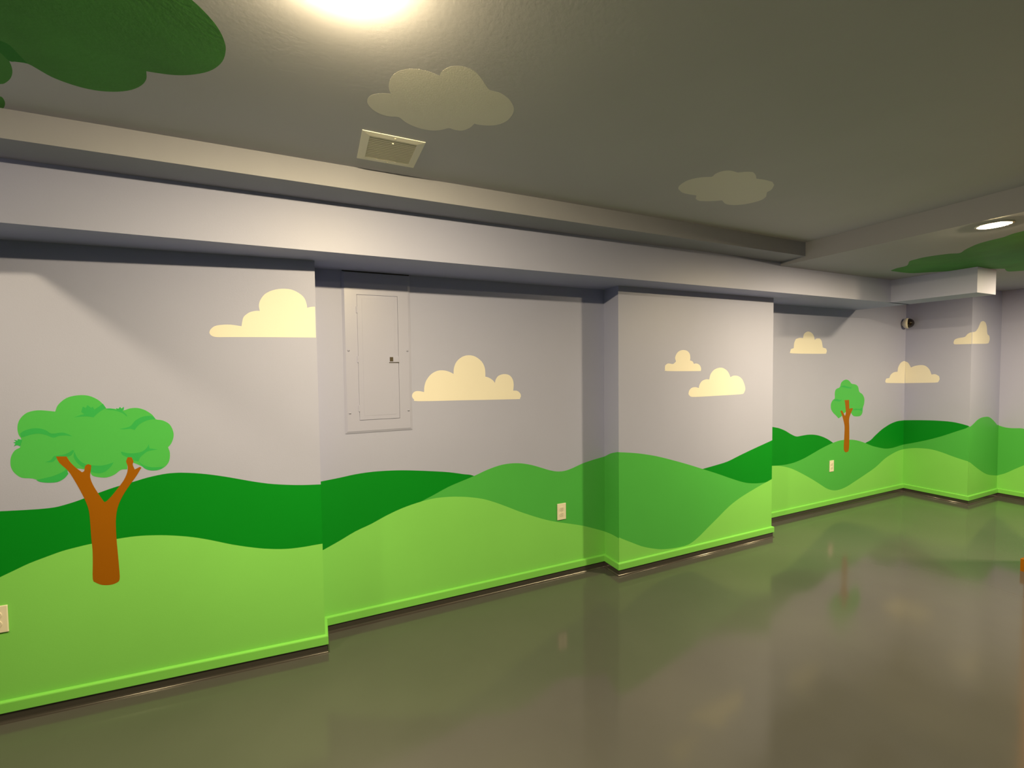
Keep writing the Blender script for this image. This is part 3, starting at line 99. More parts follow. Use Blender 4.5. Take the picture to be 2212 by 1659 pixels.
 'cloudH2': [(1.722,1.7208),(1.7137,1.711),(1.7055,1.7012),(1.6986,1.6893),(1.6932,1.6731),(1.6892,1.6549),(1.6877,1.6383),(1.6893,1.6246),(1.6934,1.6124),(1.6993,1.601),(1.7071,1.59),(1.7167,1.5798),(1.7273,1.5706),(1.7409,1.5631),(1.7555,1.5566),(1.7648,1.5494),(1.7644,1.5411),(1.7587,1.5321),(1.7546,1.5227),(1.7539,1.5121),(1.7548,1.501),(1.7581,1.491),(1.7645,1.4825),(1.7733,1.4752),(1.7836,1.47),(1.796,1.4678),(1.81,1.4677),(1.822,1.4678),(1.83,1.4685),(1.8361,1.4693),(1.8429,1.4679),(1.8511,1.4624),(1.86,1.4546),(1.8696,1.448),(1.8803,1.4438),(1.8917,1.4406),(1.9032,1.4374),(1.9161,1.4422),(1.9291,1.447),(1.9426,1.4532),(1.9567,1.4616),(1.9713,1.4715),(1.9861,1.4814),(2.0021,1.4788),(2.0182,1.4761),(2.0353,1.4743),(2.0539,1.474),(2.0736,1.4746),(2.0935,1.4752),(2.1082,1.4822),(2.123,1.4893),(2.138,1.4965),(2.1534,1.5115),(2.1691,1.5268),(2.1813,1.5409),(2.1872,1.5527),(2.1892,1.5631),(2.1913,1.5735),(2.2083,1.5872),(2.2256,1.601),(2.2433,1.6151),(2.2514,1.6277),(2.2596,1.6404),(2.2649,1.6532),(2.2661,1.6656),(2.2644,1.678),(2.2604,1.6915),(2.2543,1.7072),(2.246,1.7241),(2.2351,1.7393),(2.2214,1.7522),(2.2052,1.7633),(2.188,1.7714),(2.1705,1.7764),(2.1522,1.7784),(2.1325,1.7765),(2.1112,1.7691),(2.0889,1.7579),(2.0669,1.7469),(2.0505,1.7583),(2.0339,1.7698),(2.0164,1.7798),(1.9965,1.7887),(1.9757,1.796),(1.9566,1.7996),(1.9409,1.7976),(1.9272,1.7919),(1.9135,1.7863),(1.9015,1.7733),(1.8896,1.7605),(1.8778,1.7479),(1.8655,1.7498),(1.8531,1.7518),(1.8387,1.7528),(1.821,1.7534),(1.8013,1.7532),(1.7813,1.75),(1.7615,1.7421),(1.7416,1.7314)],
 'leafL': [(-0.2622,1.3018),(-0.2574,1.3075),(-0.2525,1.3133),(-0.2476,1.3195),(-0.2428,1.3259),(-0.2379,1.3327),(-0.2329,1.3407),(-0.2273,1.3506),(-0.2213,1.3618),(-0.216,1.3732),(-0.2116,1.3844),(-0.2079,1.3959),(-0.205,1.408),(-0.2028,1.4213),(-0.2015,1.4353),(-0.2009,1.4485),(-0.2008,1.4596),(-0.2014,1.4698),(-0.2031,1.4814),(-0.2061,1.4957),(-0.2102,1.5116),(-0.2152,1.5269),(-0.2209,1.5409),(-0.2275,1.5543),(-0.2352,1.5674),(-0.2441,1.5807),(-0.2541,1.5937),(-0.2654,1.6062),(-0.2783,1.618),(-0.2924,1.6291),(-0.3069,1.6392),(-0.3215,1.6482),(-0.3363,1.6561),(-0.3509,1.6626),(-0.3646,1.6676),(-0.3781,1.6712),(-0.392,1.6741),(-0.4067,1.6764),(-0.4217,1.6781),(-0.4367,1.6797),(-0.4403,1.6941),(-0.4439,1.7088),(-0.4488,1.7234),(-0.4553,1.7376),(-0.463,1.7517),(-0.4723,1.7657),(-0.4834,1.7799),(-0.4961,1.7939),(-0.5096,1.8067),(-0.5237,1.8178),(-0.5385,1.8275),(-0.5538,1.8359),(-0.5698,1.8431),(-0.5862,1.849),(-0.602,1.8531),(-0.6167,1.8551),(-0.6307,1.8553),(-0.6441,1.8541),(-0.6569,1.8515),(-0.6691,1.8474),(-0.6803,1.8425),(-0.6906,1.8368),(-0.7001,1.8302),(-0.7082,1.8228),(-0.7146,1.8141),(-0.7198,1.8047),(-0.7247,1.7959),(-0.7293,1.7875),(-0.7337,1.7797),(-0.7391,1.7745),(-0.7465,1.7733),(-0.755,1.7747),(-0.7629,1.7763),(-0.7694,1.7775),(-0.7753,1.7791),(-0.7811,1.7806),(-0.7836,1.7897),(-0.786,1.7989),(-0.7892,1.8089),(-0.7932,1.8201),(-0.798,1.8321),(-0.8038,1.8447),(-0.8109,1.8582),(-0.819,1.8723),(-0.8276,1.8856),(-0.8371,1.8984),(-0.847,1.9104),(-0.8555,1.9199),(-0.8611,1.925),(-0.8653,1.9275),(-0.8709,1.9305),(-0.8795,1.9356),(-0.8895,1.9412),(-0.8995,1.9468)],
 'leafS': [(-0.9338,2.0183),(-0.9252,2.0165),(-0.9166,2.0147),(-0.9103,2.0145),(-0.9075,2.0162),(-0.9071,2.0195),(-0.908,2.0251),(-0.91,2.0338),(-0.9134,2.045),(-0.918,2.0568),(-0.9238,2.069),(-0.9308,2.0818),(-0.9382,2.0938),(-0.9453,2.1044),(-0.9527,2.114),(-0.9615,2.1232),(-0.9722,2.1318),(-0.9841,2.1398),(-0.9961,2.1479),(-0.9745,2.1029),(-0.9537,2.0597)],
 'leafR_up': [(4.4042,2.0561),(4.3829,2.0327),(4.362,2.0098),(4.3441,1.9856),(4.3363,1.9597),(4.3314,1.9327),(4.3107,1.9046),(4.2586,1.8738),(4.193,1.8425),(4.1438,1.8159),(4.124,1.7963),(4.1187,1.7805),(4.1145,1.7653),(4.1066,1.7509),(4.0998,1.7371),(4.096,1.7205),(4.0955,1.6993),(4.0978,1.6756),(4.1032,1.6518),(4.1121,1.6274),(4.1239,1.603),(4.137,1.5823),(4.1562,1.5686),(4.1767,1.5585),(4.1828,1.5459),(4.1639,1.5286),(4.1312,1.5093),(4.1001,1.49),(4.0755,1.4712),(4.0521,1.4525),(4.0301,1.4337),(4.009,1.4154),(3.9891,1.3971),(3.9717,1.3772),(3.9573,1.3544),(3.9452,1.3302),(3.9352,1.307),(3.9288,1.2856),(3.9242,1.265),(3.9163,1.2455),(3.9015,1.2275),(3.8835,1.2106),(3.8685,1.1935),(3.8592,1.1756),(3.8526,1.1575),(3.8462,1.1396)],
 'leafR_lo': [(5.5236,1.6296),(5.5022,1.6526),(5.4806,1.6758),(5.4568,1.6917),(5.4312,1.6963),(5.4038,1.6936),(5.3724,1.6879),(5.3146,1.6745),(5.2535,1.6581),(5.2357,1.6646),(5.2179,1.6712),(5.1912,1.6822),(5.147,1.7011),(5.094,1.7246),(5.0497,1.7468),(5.0233,1.7644),(5.0056,1.7808),(4.9866,1.8011),(4.9634,1.8288),(4.9386,1.8606),(4.9106,1.8916),(4.8768,1.9202),(4.8399,1.9477),(4.8056,1.9738),(4.7781,1.9994),(4.7533,2.0235),(4.7243,2.0422),(4.6897,2.0527),(4.6513,2.0576),(4.6069,2.0607),(4.5541,2.0627),(4.4959,2.0629),(4.4385,2.0632)],
 'leafLd': [(-0.7688,1.675),(-0.7638,1.6771),(-0.7589,1.6793),(-0.7541,1.682),(-0.7493,1.6847),(-0.7447,1.6879),(-0.7413,1.6939),(-0.74,1.7045),(-0.7399,1.7182),(-0.7399,1.7322),(-0.7396,1.7455),(-0.7393,1.7592),(-0.7391,1.7731),(-0.747,1.7734),(-0.7548,1.7738),(-0.7621,1.7745),(-0.7692,1.7775),(-0.7759,1.781),(-0.7807,1.7797),(-0.7822,1.7693),(-0.7818,1.7546),(-0.7834,1.7442),(-0.7887,1.7422),(-0.7958,1.7441),(-0.803,1.7461),(-0.7912,1.7217),(-0.7798,1.698)],
}

# ------------------------------------------------------------------ materials
def principled(name, color, rough=0.5, spec=0.5, var=0.03, bump=0.0, bscale=180.0, coat=0.0, metallic=0.0, rvar=0.0, nscale=1.7):
    m = bpy.data.materials.new(name)
    m.use_nodes = True
    nt = m.node_tree
    b = nt.nodes['Principled BSDF']
    b.inputs['Roughness'].default_value = rough
    b.inputs['Specular IOR Level'].default_value = spec
    b.inputs['Metallic'].default_value = metallic
    b.inputs['Coat Weight'].default_value = coat
    tc = nt.nodes.new('ShaderNodeTexCoord')
    n = nt.nodes.new('ShaderNodeTexNoise')
    n.inputs['Scale'].default_value = nscale
    n.inputs['Detail'].default_value = 4.0
    nt.links.new(tc.outputs['Object'], n.inputs['Vector'])
    rmp = nt.nodes.new('ShaderNodeValToRGB')
    e = rmp.color_ramp.elements
    e[0].position, e[1].position = 0.3, 0.7
    e[0].color = tuple(c * (1 - var) for c in color) + (1,)
    e[1].color = tuple(min(1.0, c * (1 + var)) for c in color) + (1,)
    nt.links.new(n.outputs['Fac'], rmp.inputs['Fac'])
    nt.links.new(rmp.outputs['Color'], b.inputs['Base Color'])
    if rvar:
        mr = nt.nodes.new('ShaderNodeMapRange')
        mr.inputs['From Min'].default_value, mr.inputs['From Max'].default_value = 0.3, 0.7
        mr.inputs['To Min'].default_value, mr.inputs['To Max'].default_value = rough - rvar, rough + rvar
        nt.links.new(n.outputs['Fac'], mr.inputs['Value'])
        nt.links.new(mr.outputs['Result'], b.inputs['Roughness'])
    if bump:
        n2 = nt.nodes.new('ShaderNodeTexNoise')
        n2.inputs['Scale'].default_value = bscale
        n2.inputs['Detail'].default_value = 2.0
        nt.links.new(tc.outputs['Object'], n2.inputs['Vector'])
        bp = nt.nodes.new('ShaderNodeBump')
        bp.inputs['Strength'].default_value = bump
        bp.inputs['Distance'].default_value = 0.002
        nt.links.new(n2.outputs['Fac'], bp.inputs['Height'])
        nt.links.new(bp.outputs['Normal'], b.inputs['Normal'])
    return m

def emitter(name, color, strength):
    m = bpy.data.materials.new(name)
    m.use_nodes = True
    nt = m.node_tree
    nt.nodes.remove(nt.nodes['Principled BSDF'])
    em = nt.nodes.new('ShaderNodeEmission')
    em.inputs['Color'].default_value = tuple(color) + (1,)
    em.inputs['Strength'].default_value = strength
    nt.links.new(em.outputs['Emission'], nt.nodes['Material Output'].inputs['Surface'])
    return m

M = dict(
    sky=principled('sky_blue_wall_paint', (0.345, 0.378, 0.605), 0.5, 0.35, 0.02, 0.10),
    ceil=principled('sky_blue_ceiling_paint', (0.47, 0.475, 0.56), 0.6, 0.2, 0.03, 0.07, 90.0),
    ceil_shaded=principled('sky_blue_paint_shaded_low_ceiling', (0.36, 0.37, 0.45), 0.6, 0.2, 0.03, 0.07, 90.0),  # ceiling paint darkened: shade of the tray edge put into the colour
    step_shaded=principled('sky_blue_paint_shaded_step', (0.30, 0.315, 0.40), 0.6, 0.2, 0.05, 0.15, 60.0),  # same blue paint, with the riser's shade mixed into its colour
    dark=principled('dark_green_paint', (0.0015, 0.215, 0.012), 0.5, 0.15, 0.03, 0.08),
    mid=principled('mid_green_paint', (0.07, 0.405, 0.075), 0.5, 0.15, 0.03, 0.08),
    light=principled('light_green_paint', (0.205, 0.60, 0.125), 0.5, 0.2, 0.03, 0.08),
    base=principled('gloss_green_trim_paint', (0.195, 0.60, 0.11), 0.25, 0.6, 0.03),
    cloud=principled('cream_white_paint', (0.70, 0.69, 0.68), 0.5, 0.3, 0.015, 0.08),
    crown=principled('tree_green_paint', (0.066, 0.42, 0.09), 0.5, 0.2, 0.03, 0.08),
    shade=principled('tree_shade_green_paint', (0.032, 0.375, 0.09), 0.5, 0.2, 0.03, 0.08),
    trunk=principled('orange_brown_paint', (0.275, 0.095, 0.002), 0.5, 0.15, 0.04, 0.08),
    leaf=principled('ceiling_foliage_paint', (0.06, 0.25, 0.045), 0.6, 0.2, 0.18, 0.2, 90.0, nscale=3.0),
    leaf2=principled('ceiling_foliage_dark_paint', (0.02, 0.2, 0.02), 0.6, 0.2, 0.08, 0.2, 90.0, nscale=3.0),
    floor=principled('grey_epoxy_floor', (0.074, 0.077, 0.078), 0.125, 0.6, 0.12, 0.22, 3.2, rvar=0.04, nscale=0.9),
    cove=principled('dark_epoxy_base', (0.045, 0.042, 0.042), 0.2, 0.6, 0.08),
    plate=principled('ivory_plastic', (0.74, 0.71, 0.63), 0.35, 0.5, 0.01),
    slot=principled('dark_plastic', (0.05, 0.04, 0.03), 0.5, 0.4, 0.02),
    socket=principled('ivory_socket_plastic', (0.66, 0.63, 0.56), 0.4, 0.5, 0.02),
    sslot=principled('socket_slot_grey', (0.26, 0.24, 0.20), 0.5, 0.4, 0.02),
    vslat=principled('tan_enamel', (0.62, 0.59, 0.48), 0.45, 0.4, 0.02),
    vent=principled('cream_enamel', (0.80, 0.78, 0.70), 0.4, 0.4, 0.02),
    ventin=principled('duct_grey', (0.34, 0.31, 0.24), 0.7, 0.3, 0.05),
    white=principled('white_plastic', (0.72, 0.70, 0.66), 0.35, 0.5, 0.01),
    lens=principled('black_glass', (0.012, 0.008, 0.007), 0.08, 0.6, 0.02),
    panel=principled('sky_blue_metal_paint', (0.355, 0.383, 0.605), 0.38, 0.5, 0.015),
    gap=principled('dark_gap', (0.04, 0.04, 0.045), 0.8, 0.2, 0.02),
    lamp=emitter('warm_lamp_diffuser', LAMP_COLOR, LAMP_STRENGTH),
    lamp_mid=emitter('warm_lamp_diffuser_softer', LAMP_COLOR, LAMP_STRENGTH * 0.8),
    lamp_dim=emitter('warm_lamp_diffuser_dimmed', LAMP_COLOR, LAMP_STRENGTH * 0.24),
)

# ------------------------------------------------------------------ mesh helpers
def new_obj(name, verts, faces, mat, parent=None, smooth=False):
    me = bpy.data.meshes.new(name)
    me.from_pydata([tuple(v) for v in verts], [], faces)
    bm = bmesh.new(); bm.from_mesh(me)
    bmesh.ops.recalc_face_normals(bm, faces=bm.faces)
    bm.to_mesh(me); bm.free()
    if smooth:
        for p in me.polygons: p.use_smooth = True
    me.materials.append(M[mat])
    o = bpy.data.objects.new(name, me)
    COL.objects.link(o)
    if parent: o.parent = parent
    return o

def empty(name, loc, rz=0.0, parent=None):
    o = bpy.data.objects.new(name, None)
    o.empty_display_size = 0.05
    COL.objects.link(o)
    o.location = loc
    o.rotation_euler = (0, 0, rz)
    if parent: o.parent = parent
    return o

def tag(o, label, cat=None, group=None, kind=None):
    if label: o['label'] = label
    if cat: o['category'] = cat
    if group: o['group'] = group
    if kind: o['kind'] = kind
    return o

def prism_xy(pts, z0, z1):
    n = len(pts)
    v = [(x, y, z0) for x, y in pts] + [(x, y, z1) for x, y in pts]
    f = [tuple(range(n)), tuple(range(n, 2 * n))] + [(i, (i + 1) % n, n + (i + 1) % n, n + i) for i in range(n)]
    return v, f

def box(x0, x1, y0, y1, z0, z1):
    return prism_xy([(x0, y0), (x1, y0), (x1, y1), (x0, y1)], z0, z1)

def bevel_box(name, mat, parent, x0, x1, y0, y1, z0, z1, b=0.003, seg=2):
    bm = bmesh.new()
    v, f = box(x0, x1, y0, y1, z0, z1)
    vs_ = [bm.verts.new(q) for q in v]
    for q in f: bm.faces.new([vs_[i] for i in q])
    bmesh.ops.recalc_face_normals(bm, faces=bm.faces)
    bmesh.ops.bevel(bm, geom=list(bm.edges), offset=b, segments=seg, affect='EDGES', profile=0.5)
    me = bpy.data.meshes.new(name)
    bm.to_mesh(me); bm.free()
    me.materials.append(M[mat])
    o = bpy.data.objects.new(name, me); COL.objects.link(o)
    if parent: o.parent = parent
    return o

def lathe(name, mat, parent, prof, n=40, axis='z', center=(0, 0, 0), smooth=True):
    """prof: (radius, height) pairs, turned about the axis through center."""
    v, f, rows = [], [], []
    for r, h in prof:
        if r < 1e-6:
            rows.append([len(v)]); v.append((0, 0, h))
        else:
            rows.append(list(range(len(v), len(v) + n)))
            v += [(r * math.cos(2 * math.pi * k / n), r * math.sin(2 * math.pi * k / n), h) for k in range(n)]
    for a, b in zip(rows, rows[1:]):
        for k in range(n):
            j = (k + 1) % n
            if len(a) == 1 and len(b) == 1: continue
            if len(a) == 1: f.append((a[0], b[k], b[j]))
            elif len(b) == 1: f.append((a[k], a[j], b[0]))
            else: f.append((a[k], a[j], b[j], b[k]))
    if axis == 'y': v = [(x, -z, y) for x, y, z in v]          # turned to point along -y
    v = [(x + center[0], y + center[1], z + center[2]) for x, y, z in v]
    return new_obj(name, v, f, mat, parent, smooth)

# ------------------------------------------------------------------ planes that carry paint
_na = math.hypot(1.0, SA)
PL = {
    'A': (lambda s, z, d: (s + d * SA / _na, ya(s) - d / _na, z), (XL, XA)),
    'B': (lambda s, z, d: (s, YB - d, z), (XA, XC0)),
    'C': (lambda s, z, d: (s, YC - d, z), (XC0, XC1)),
    'D': (lambda s, z, d: (s, YD - d, z), (XC1, X1)),
    'G': (lambda s, z, d: (s, YG - d, z), (X1, X2)),
    'CS': (lambda s, z, d: (XC0 - d, s, z), (YC, YB)),
    'E': (lambda s, z, d: (X1 - d, s, z), (YG, YD)),
    'F': (lambda s, z, d: (X2 - d, s, z), (YK, YG)),
    'K': (lambda s, z, d: (s, YK + d, z), (XL, X2)),
    'W': (lambda s, z, d: (XL + d, s, z), (YK, ya(XL))),
    'H1': (lambda s, z, d: (s, z, H1 - d), (XL, XR)),
    'H3': (lambda s, z, d: (s, z, H3 - d), (XR, X2)),
}

def paint(name, plane, pts, depth, mat, parent, label=None):
    """A coat of paint: the closed outline lifted off its wall by the thickness of the coat."""
    fn, (lo, hi) = PL[plane]
    if plane in ('H1', 'H3'): depth *= 0.2          # a thinner coat overhead
    q = []
    for s, z in pts:
        s = min(max(s, lo), hi)
        if not q or (abs(s - q[-1][0]) + abs(z - q[-1][1])) > 1e-5: q.append((s, z))
    if abs(q[0][0] - q[-1][0]) + abs(q[0][1] - q[-1][1]) < 1e-5: q.pop()
    n = len(q)
    bm = bmesh.new()
    a = [bm.verts.new(fn(s, z, depth)) for s, z in q]
    b = [bm.verts.new(fn(s, z, 0.0)) for s, z in q]
    for tri in tessellate_polygon([[Vector((s, z, 0.0)) for s, z in q]]):
        if len(set(tri)) == 3: bm.faces.new([a[i] for i in tri])
    for i in range(n):
        j = (i + 1) % n
        bm.faces.new((a[i], b[i], b[j], a[j]))
    bmesh.ops.recalc_face_normals(bm, faces=bm.faces)
    me = bpy.data.meshes.new(name)
    bm.to_mesh(me); bm.free()
    me.materials.append(M[mat])
    o = bpy.data.objects.new(name, me); COL.objects.link(o)
    o.parent = parent
    if label: o['label'] = label
    return o

def hill(plane, curve, depth, mat, parent, label, ends=(True, True)):
    """Fills the wall under a hill line down to the baseboard; ends=True stretches the line to the wall's end."""
    c = sorted(curve)
    lo, hi = PL[plane][1]
    if ends[0]: c = [(lo, c[0][1])] + [q for q in c if q[0] > lo + 1e-4]
    if ends[1]: c = [q for q in c if q[0] < hi - 1e-4] + [(hi, c[-1][1])]
    return paint('painted_hill', plane, c + [(c[-1][0], 0.05), (c[0][0], 0.05)], depth, mat, parent, label)

D1, D2, D3, D4, D5 = 0.0002, 0.0004, 0.0006, 0.0008, 0.0010

def struct(name, vf, mat, label=None):
    o = new_obj(name, vf[0], vf[1], mat)
    o['kind'] = 'structure'
    if label: o['label'] = label
    return o

# ------------------------------------------------------------------ floor and ceilings
YO, ZT = 3.1, H1 + 0.12
struct('floor', box(XL - 0.2, X2 + 0.2, YK - 0.2, YO, -0.12, 0.0), 'floor', 'glossy grey coated concrete floor reflecting the painted walls')
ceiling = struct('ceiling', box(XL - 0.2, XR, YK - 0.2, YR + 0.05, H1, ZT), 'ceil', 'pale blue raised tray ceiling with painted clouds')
ceiling_low = struct('ceiling_low', box(XR, X2 + 0.2, YK - 0.2, YO, H3, ZT), 'ceil_shaded', 'lowered flat ceiling beyond the tray edge, green foliage painted on it')
struct('ceiling_step', box(XL - 0.2, XR, YR, YF + 0.03, H2, ZT), 'step_shaded', 'narrow stepped band between the tray ceiling and the soffit')
struct('ceiling_soffit_beam', box(XL - 0.2, XQ, YF, YO, HS, ZT - 0.01), 'sky', 'long boxed soffit running above the mural wall')
struct('ceiling_end_beam', box(XE, XQ, YQ, YF + 0.02, HS, H3 + 0.01), 'sky', 'short boxed beam turning out from the soffit near the far corner')
struct('ceiling_shadow_blocker', box(-1.228, -1.19, 1.15, YF + 0.02, HS, H1 + 0.01), 'sky', 'added thin shadow blocker below the tray ceiling, out of view')  # added out of view so the left lamp casts a diagonal shadow

# ------------------------------------------------------------------ walls
wall_left = struct('wall_left', prism_xy([(XL - 0.1, ya(XL - 0.1)), (XA, YA), (XA, YO), (XL - 0.1, YO)], 0, ZT - 0.02), 'sky', 'projecting wall section with the large painted tree')
wall_recess = struct('wall_recess', box(XA - 0.1, XC0 + 0.1, YB, YO, 0, ZT - 0.02), 'sky', 'recessed wall section holding the electrical panel')
wall_pilaster = struct('wall_pilaster', box(XC0, XC1, YC, YO - 0.01, 0, ZT - 0.02), 'sky', 'projecting wall section with two small clouds')
wall_far = struct('wall_far', box(XC1 - 0.1, X1 + 0.1, YD, YO, 0, ZT - 0.02), 'sky', 'far wall section with the small painted tree')
wall_corner = struct('wall_corner', box(X1, X2 + 0.1, YG, YO - 0.01, 0, ZT - 0.02), 'sky', 'boxed-out corner block at the far end')
wall_right = struct('wall_right', box(X2, X2 + 0.15, YK, YG + 0.1, 0, ZT - 0.02), 'sky', 'end wall beyond the boxed-out corner')
wall_back = struct('wall_back', box(XL - 0.1, X2 + 0.1, YK - 0.15, YK, 0, ZT - 0.02), 'sky', 'wall behind, painted with sky and hills')
wall_end = struct('wall_end', box(XL - 0.15, XL, YK - 0.1, ya(XL) + 0.1, 0, ZT - 0.02), 'sky', 'end wall at the near side, painted with sky and hills')

# hills
hill('A', S['A_dark'], D1, 'dark', wall_left, 'dark green hill behind the large painted tree')
hill('A', S['A_light'], D2, 'light', wall_left, 'light green hill under the large painted tree')
hill('B', S['B_dark'], D1, 'dark', wall_recess, 'dark green hill below the electrical panel', (True, False))
hill('B', S['B_mid'], D2, 'mid', wall_recess, 'mid green hill behind the socket', (False, True))
hill('B', S['B_light'], D3, 'light', wall_recess, 'light green hill')
hill('CS', S['CS_mid'], D2, 'mid', wall_pilaster, 'mid green hill on the narrow side face')
hill('CS', S['CS_light'], D3, 'light', wall_pilaster, 'light green hill on the narrow side face')
hill('C', S['C_dark'], D1, 'dark', wall_pilaster, 'dark green hill rising to the corner', (False, True))
hill('C', S['C_mid'], D2, 'mid', wall_pilaster, 'wide mid green hill')
hill('C', S['C_light'], D3, 'light', wall_pilaster, 'light green hill rising to the corner')
hill('D', S['D_dark'], D1, 'dark', wall_far, 'dark green hills on the horizon')
hill('D', S['D_mid'], D2, 'mid', wall_far, 'mid green hill under the small painted tree')
hill('D', S['D_light'], D3, 'light', wall_far, 'light green hill dipping in the middle')
hill('E', S['E_dark'], D1, 'dark', wall_corner, 'dark green hill by the inner corner')
hill('E', S['E_mid'], D2, 'mid', wall_corner, 'mid green slope')
hill('E', S['E_light'], D3, 'light', wall_corner, 'light green hill')
hill('G', S['G_mid'], D2, 'mid', wall_corner, 'mid green hill on the turned face')
hill('G', S['G_light'], D3, 'light', wall_corner, 'light green hill on the turned face')
def wavy(lo, hi, base, amp, wl, ph, n=60):
    return [(lo + (hi - lo) * k / n, base + amp * math.sin(2 * math.pi * (lo + (hi - lo) * k / n) / wl + ph)) for k in range(n + 1)]
hill('F', S['F_mid'] + [(1.5, 0.80), (1.0, 0.86), (0.4, 0.88), (-0.4, 0.80), (-1.2, 0.72), (-2.2, 0.80), (-3.3, 0.86)], D2, 'mid', wall_right, 'mid green hill')
hill('F', [(1.98, 0.78), (1.7, 0.86), (1.2, 0.93), (0.6, 0.90), (0.0, 0.8)], D1, 'dark', wall_right, 'dark green hill', (False, False))
hill('F', S['F_light'] + [(1.5, 0.62), (0.9, 0.58), (0.1, 0.42), (-0.9, 0.36), (-1.9, 0.48), (-3.3, 0.55)], D3, 'light', wall_right, 'light green hill')
for pl, par in (('K', wall_back), ('W', wall_end)):
    lo, hi = PL[pl][1]
    hill(pl, wavy(lo, hi, 0.85, 0.07, 3.1, 0.4), D1, 'dark', par, 'dark green hills')
    hill(pl, wavy(lo, hi, 0.68, 0.09, 2.6, 1.7), D2, 'mid', par, 'mid green hills')
    hill(pl, wavy(lo, hi, 0.45, 0.11, 3.4, 2.9), D3, 'light', par, 'light green hills')

# clouds
def cloud(key, plane, parent, label):
    return paint('painted_cloud', plane, S[key], D2, 'cloud', parent, label)
cloud('cloudA', 'A', wall_left, 'cream cloud cut off by the wall edge')
cloud('cloudB', 'B', wall_recess, 'large cream cloud beside the electrical panel')
cloud('cloudC1', 'C', wall_pilaster, 'smaller, higher cream cloud')
cloud('cloudC2', 'C', wall_pilaster, 'larger, lower cream cloud')
cloud('cloudD', 'D', wall_far, 'small cream cloud with three humps')
cloud('cloudDE_D', 'D', wall_far, 'half of a cream cloud wrapped round the inner corner')
cloud('cloudDE_E', 'E', wall_corner, 'other half of the cream cloud wrapped round the inner corner')
cloud('cloudEG_E', 'E', wall_corner, 'tail of a cream cloud wrapped round the outer corner')
cloud('cloudEG_G', 'G', wall_corner, 'tall hump of a cream cloud past the outer corner')
cloud('cloudH1', 'H1', ceiling, 'large cream cloud painted beside the ceiling vent')
cloud('cloudH2', 'H1', ceiling, 'small flat cream cloud painted near the tray corner')

# trees
def tree(prefix, plane, parent, label):
    t = empty('painted_tree', (0, 0, 0), 0, parent)
    t['label'] = label
    paint('crown', plane, S[prefix + '_crown'], D3, 'crown', t)
    for k in sorted(S):
        if k.startswith(prefix + '_shade'):
            paint('leaf_shading', plane, S[k], D4, 'shade', t)
    paint('trunk', plane, S[prefix + '_trunk'], D5, 'trunk', t, 'orange-brown forked trunk')
tree('treeA', 'A', wall_left, 'large painted tree with a bushy green crown and forked orange-brown trunk')
tree('treeD', 'D', wall_far, 'small slim painted tree with an orange-brown trunk')

# foliage on the ceilings, grown round the columns
lf = S['leafL'] + [(-1.05, 2.0), (-1.17, 1.9), (-1.18, 1.5), (-1.17, 1.1), (-1.0, 0.75), (-0.7, 0.65), (-0.42, 0.8), (-0.3, 1.05)]
paint('painted_foliage', 'H1', lf, D1, 'leaf', ceiling, 'rounded green foliage painted on the tray ceiling')
paint('painted_foliage', 'H1', S['leafS'], D1, 'leaf', ceiling, 'small green leaf lobe apart from the rest')
paint('leaf_shading', 'H1', S['leafLd'], D2, 'leaf2', ceiling)
rf = S['leafR_up'] + [(3.9, 0.9), (4.0, 0.5), (4.4, 0.25), (5.0, 0.2), (5.6, 0.4), (5.95, 0.8), (5.9, 1.3)] + S['leafR_lo']
paint('painted_foliage', 'H3', rf, D1, 'leaf', ceiling_low, 'ragged green foliage painted round the column head')

# ------------------------------------------------------------------ baseboards with a dark coved strip below
PATH = [(XL, ya(XL)), (XA, YA), (XA, YB), (XC0, YB), (XC0, YC), (XC1, YC), (XC1, YD), (X1, YD), (X1, YG), (X2, YG), (X2, YK), (XL, YK)]
def offset_path(path, d):
    out, n = [], len(path)
    for i in range(n):
        a, b, c = Vector(path[i - 1]), Vector(path[i]), Vector(path[(i + 1) % n])
        e1, e2 = (b - a).normalized(), (c - b).normalized()
        n1, n2 = Vector((e1.y, -e1.x)), Vector((e2.y, -e2.x))
        k = d / max(0.2, 1 + n1.dot(n2))
        out.append(b + (n1 + n2) * k)
    return out
def sweep(name, prof, segs, mat, parent=None, closed_path=PATH):
    n = len(closed_path)
    rows = [offset_path(closed_path, d) for d, z in prof]
    v, f = [], []
    m = len(prof)
    for i in segs:
        b0 = len(v)
        for idx in (i, (i + 1) % n):
            v += [(rows[k][idx].x, rows[k][idx].y, prof[k][1]) for k in range(m)]
        for k in range(m):
            f.append((b0 + k, b0 + (k + 1) % m, b0 + m + (k + 1) % m, b0 + m + k))
    bm = bmesh.new()
    vs_ = [bm.verts.new(q) for q in v]
    for q in f: bm.faces.new([vs_[i] for i in q])
    bmesh.ops.remove_doubles(bm, verts=bm.verts, dist=1e-5)
    bmesh.ops.recalc_face_normals(bm, faces=bm.faces)
    me = bpy.data.meshes.new(name)
    bm.to_mesh(me); bm.free()
    if mat == 'cove': 
        for p in me.polygons: p.use_smooth = 0.02 < abs(p.normal.z) < 0.999
    me.materials.append(M[mat])
    o = bpy.data.objects.new(name, me); COL.objects.link(o)
    if parent: o.parent = parent
    return o
BPROF = [(0, ZB0), (TB - 0.001, ZB0), (TB, ZB0 + 0.002), (TB, ZB1 - 0.006), (TB - 0.0015, ZB1 - 0.002), (TB - 0.005, ZB1), (0, ZB1 + 0.0015)]
_fil = [(0.0085 + 0.012 * (1 - math.sin(t)), 0.012 * (1 - math.cos(t)) + 0.0003) for t in [math.pi / 2 * k / 10 for k in range(10, -1, -1)]]
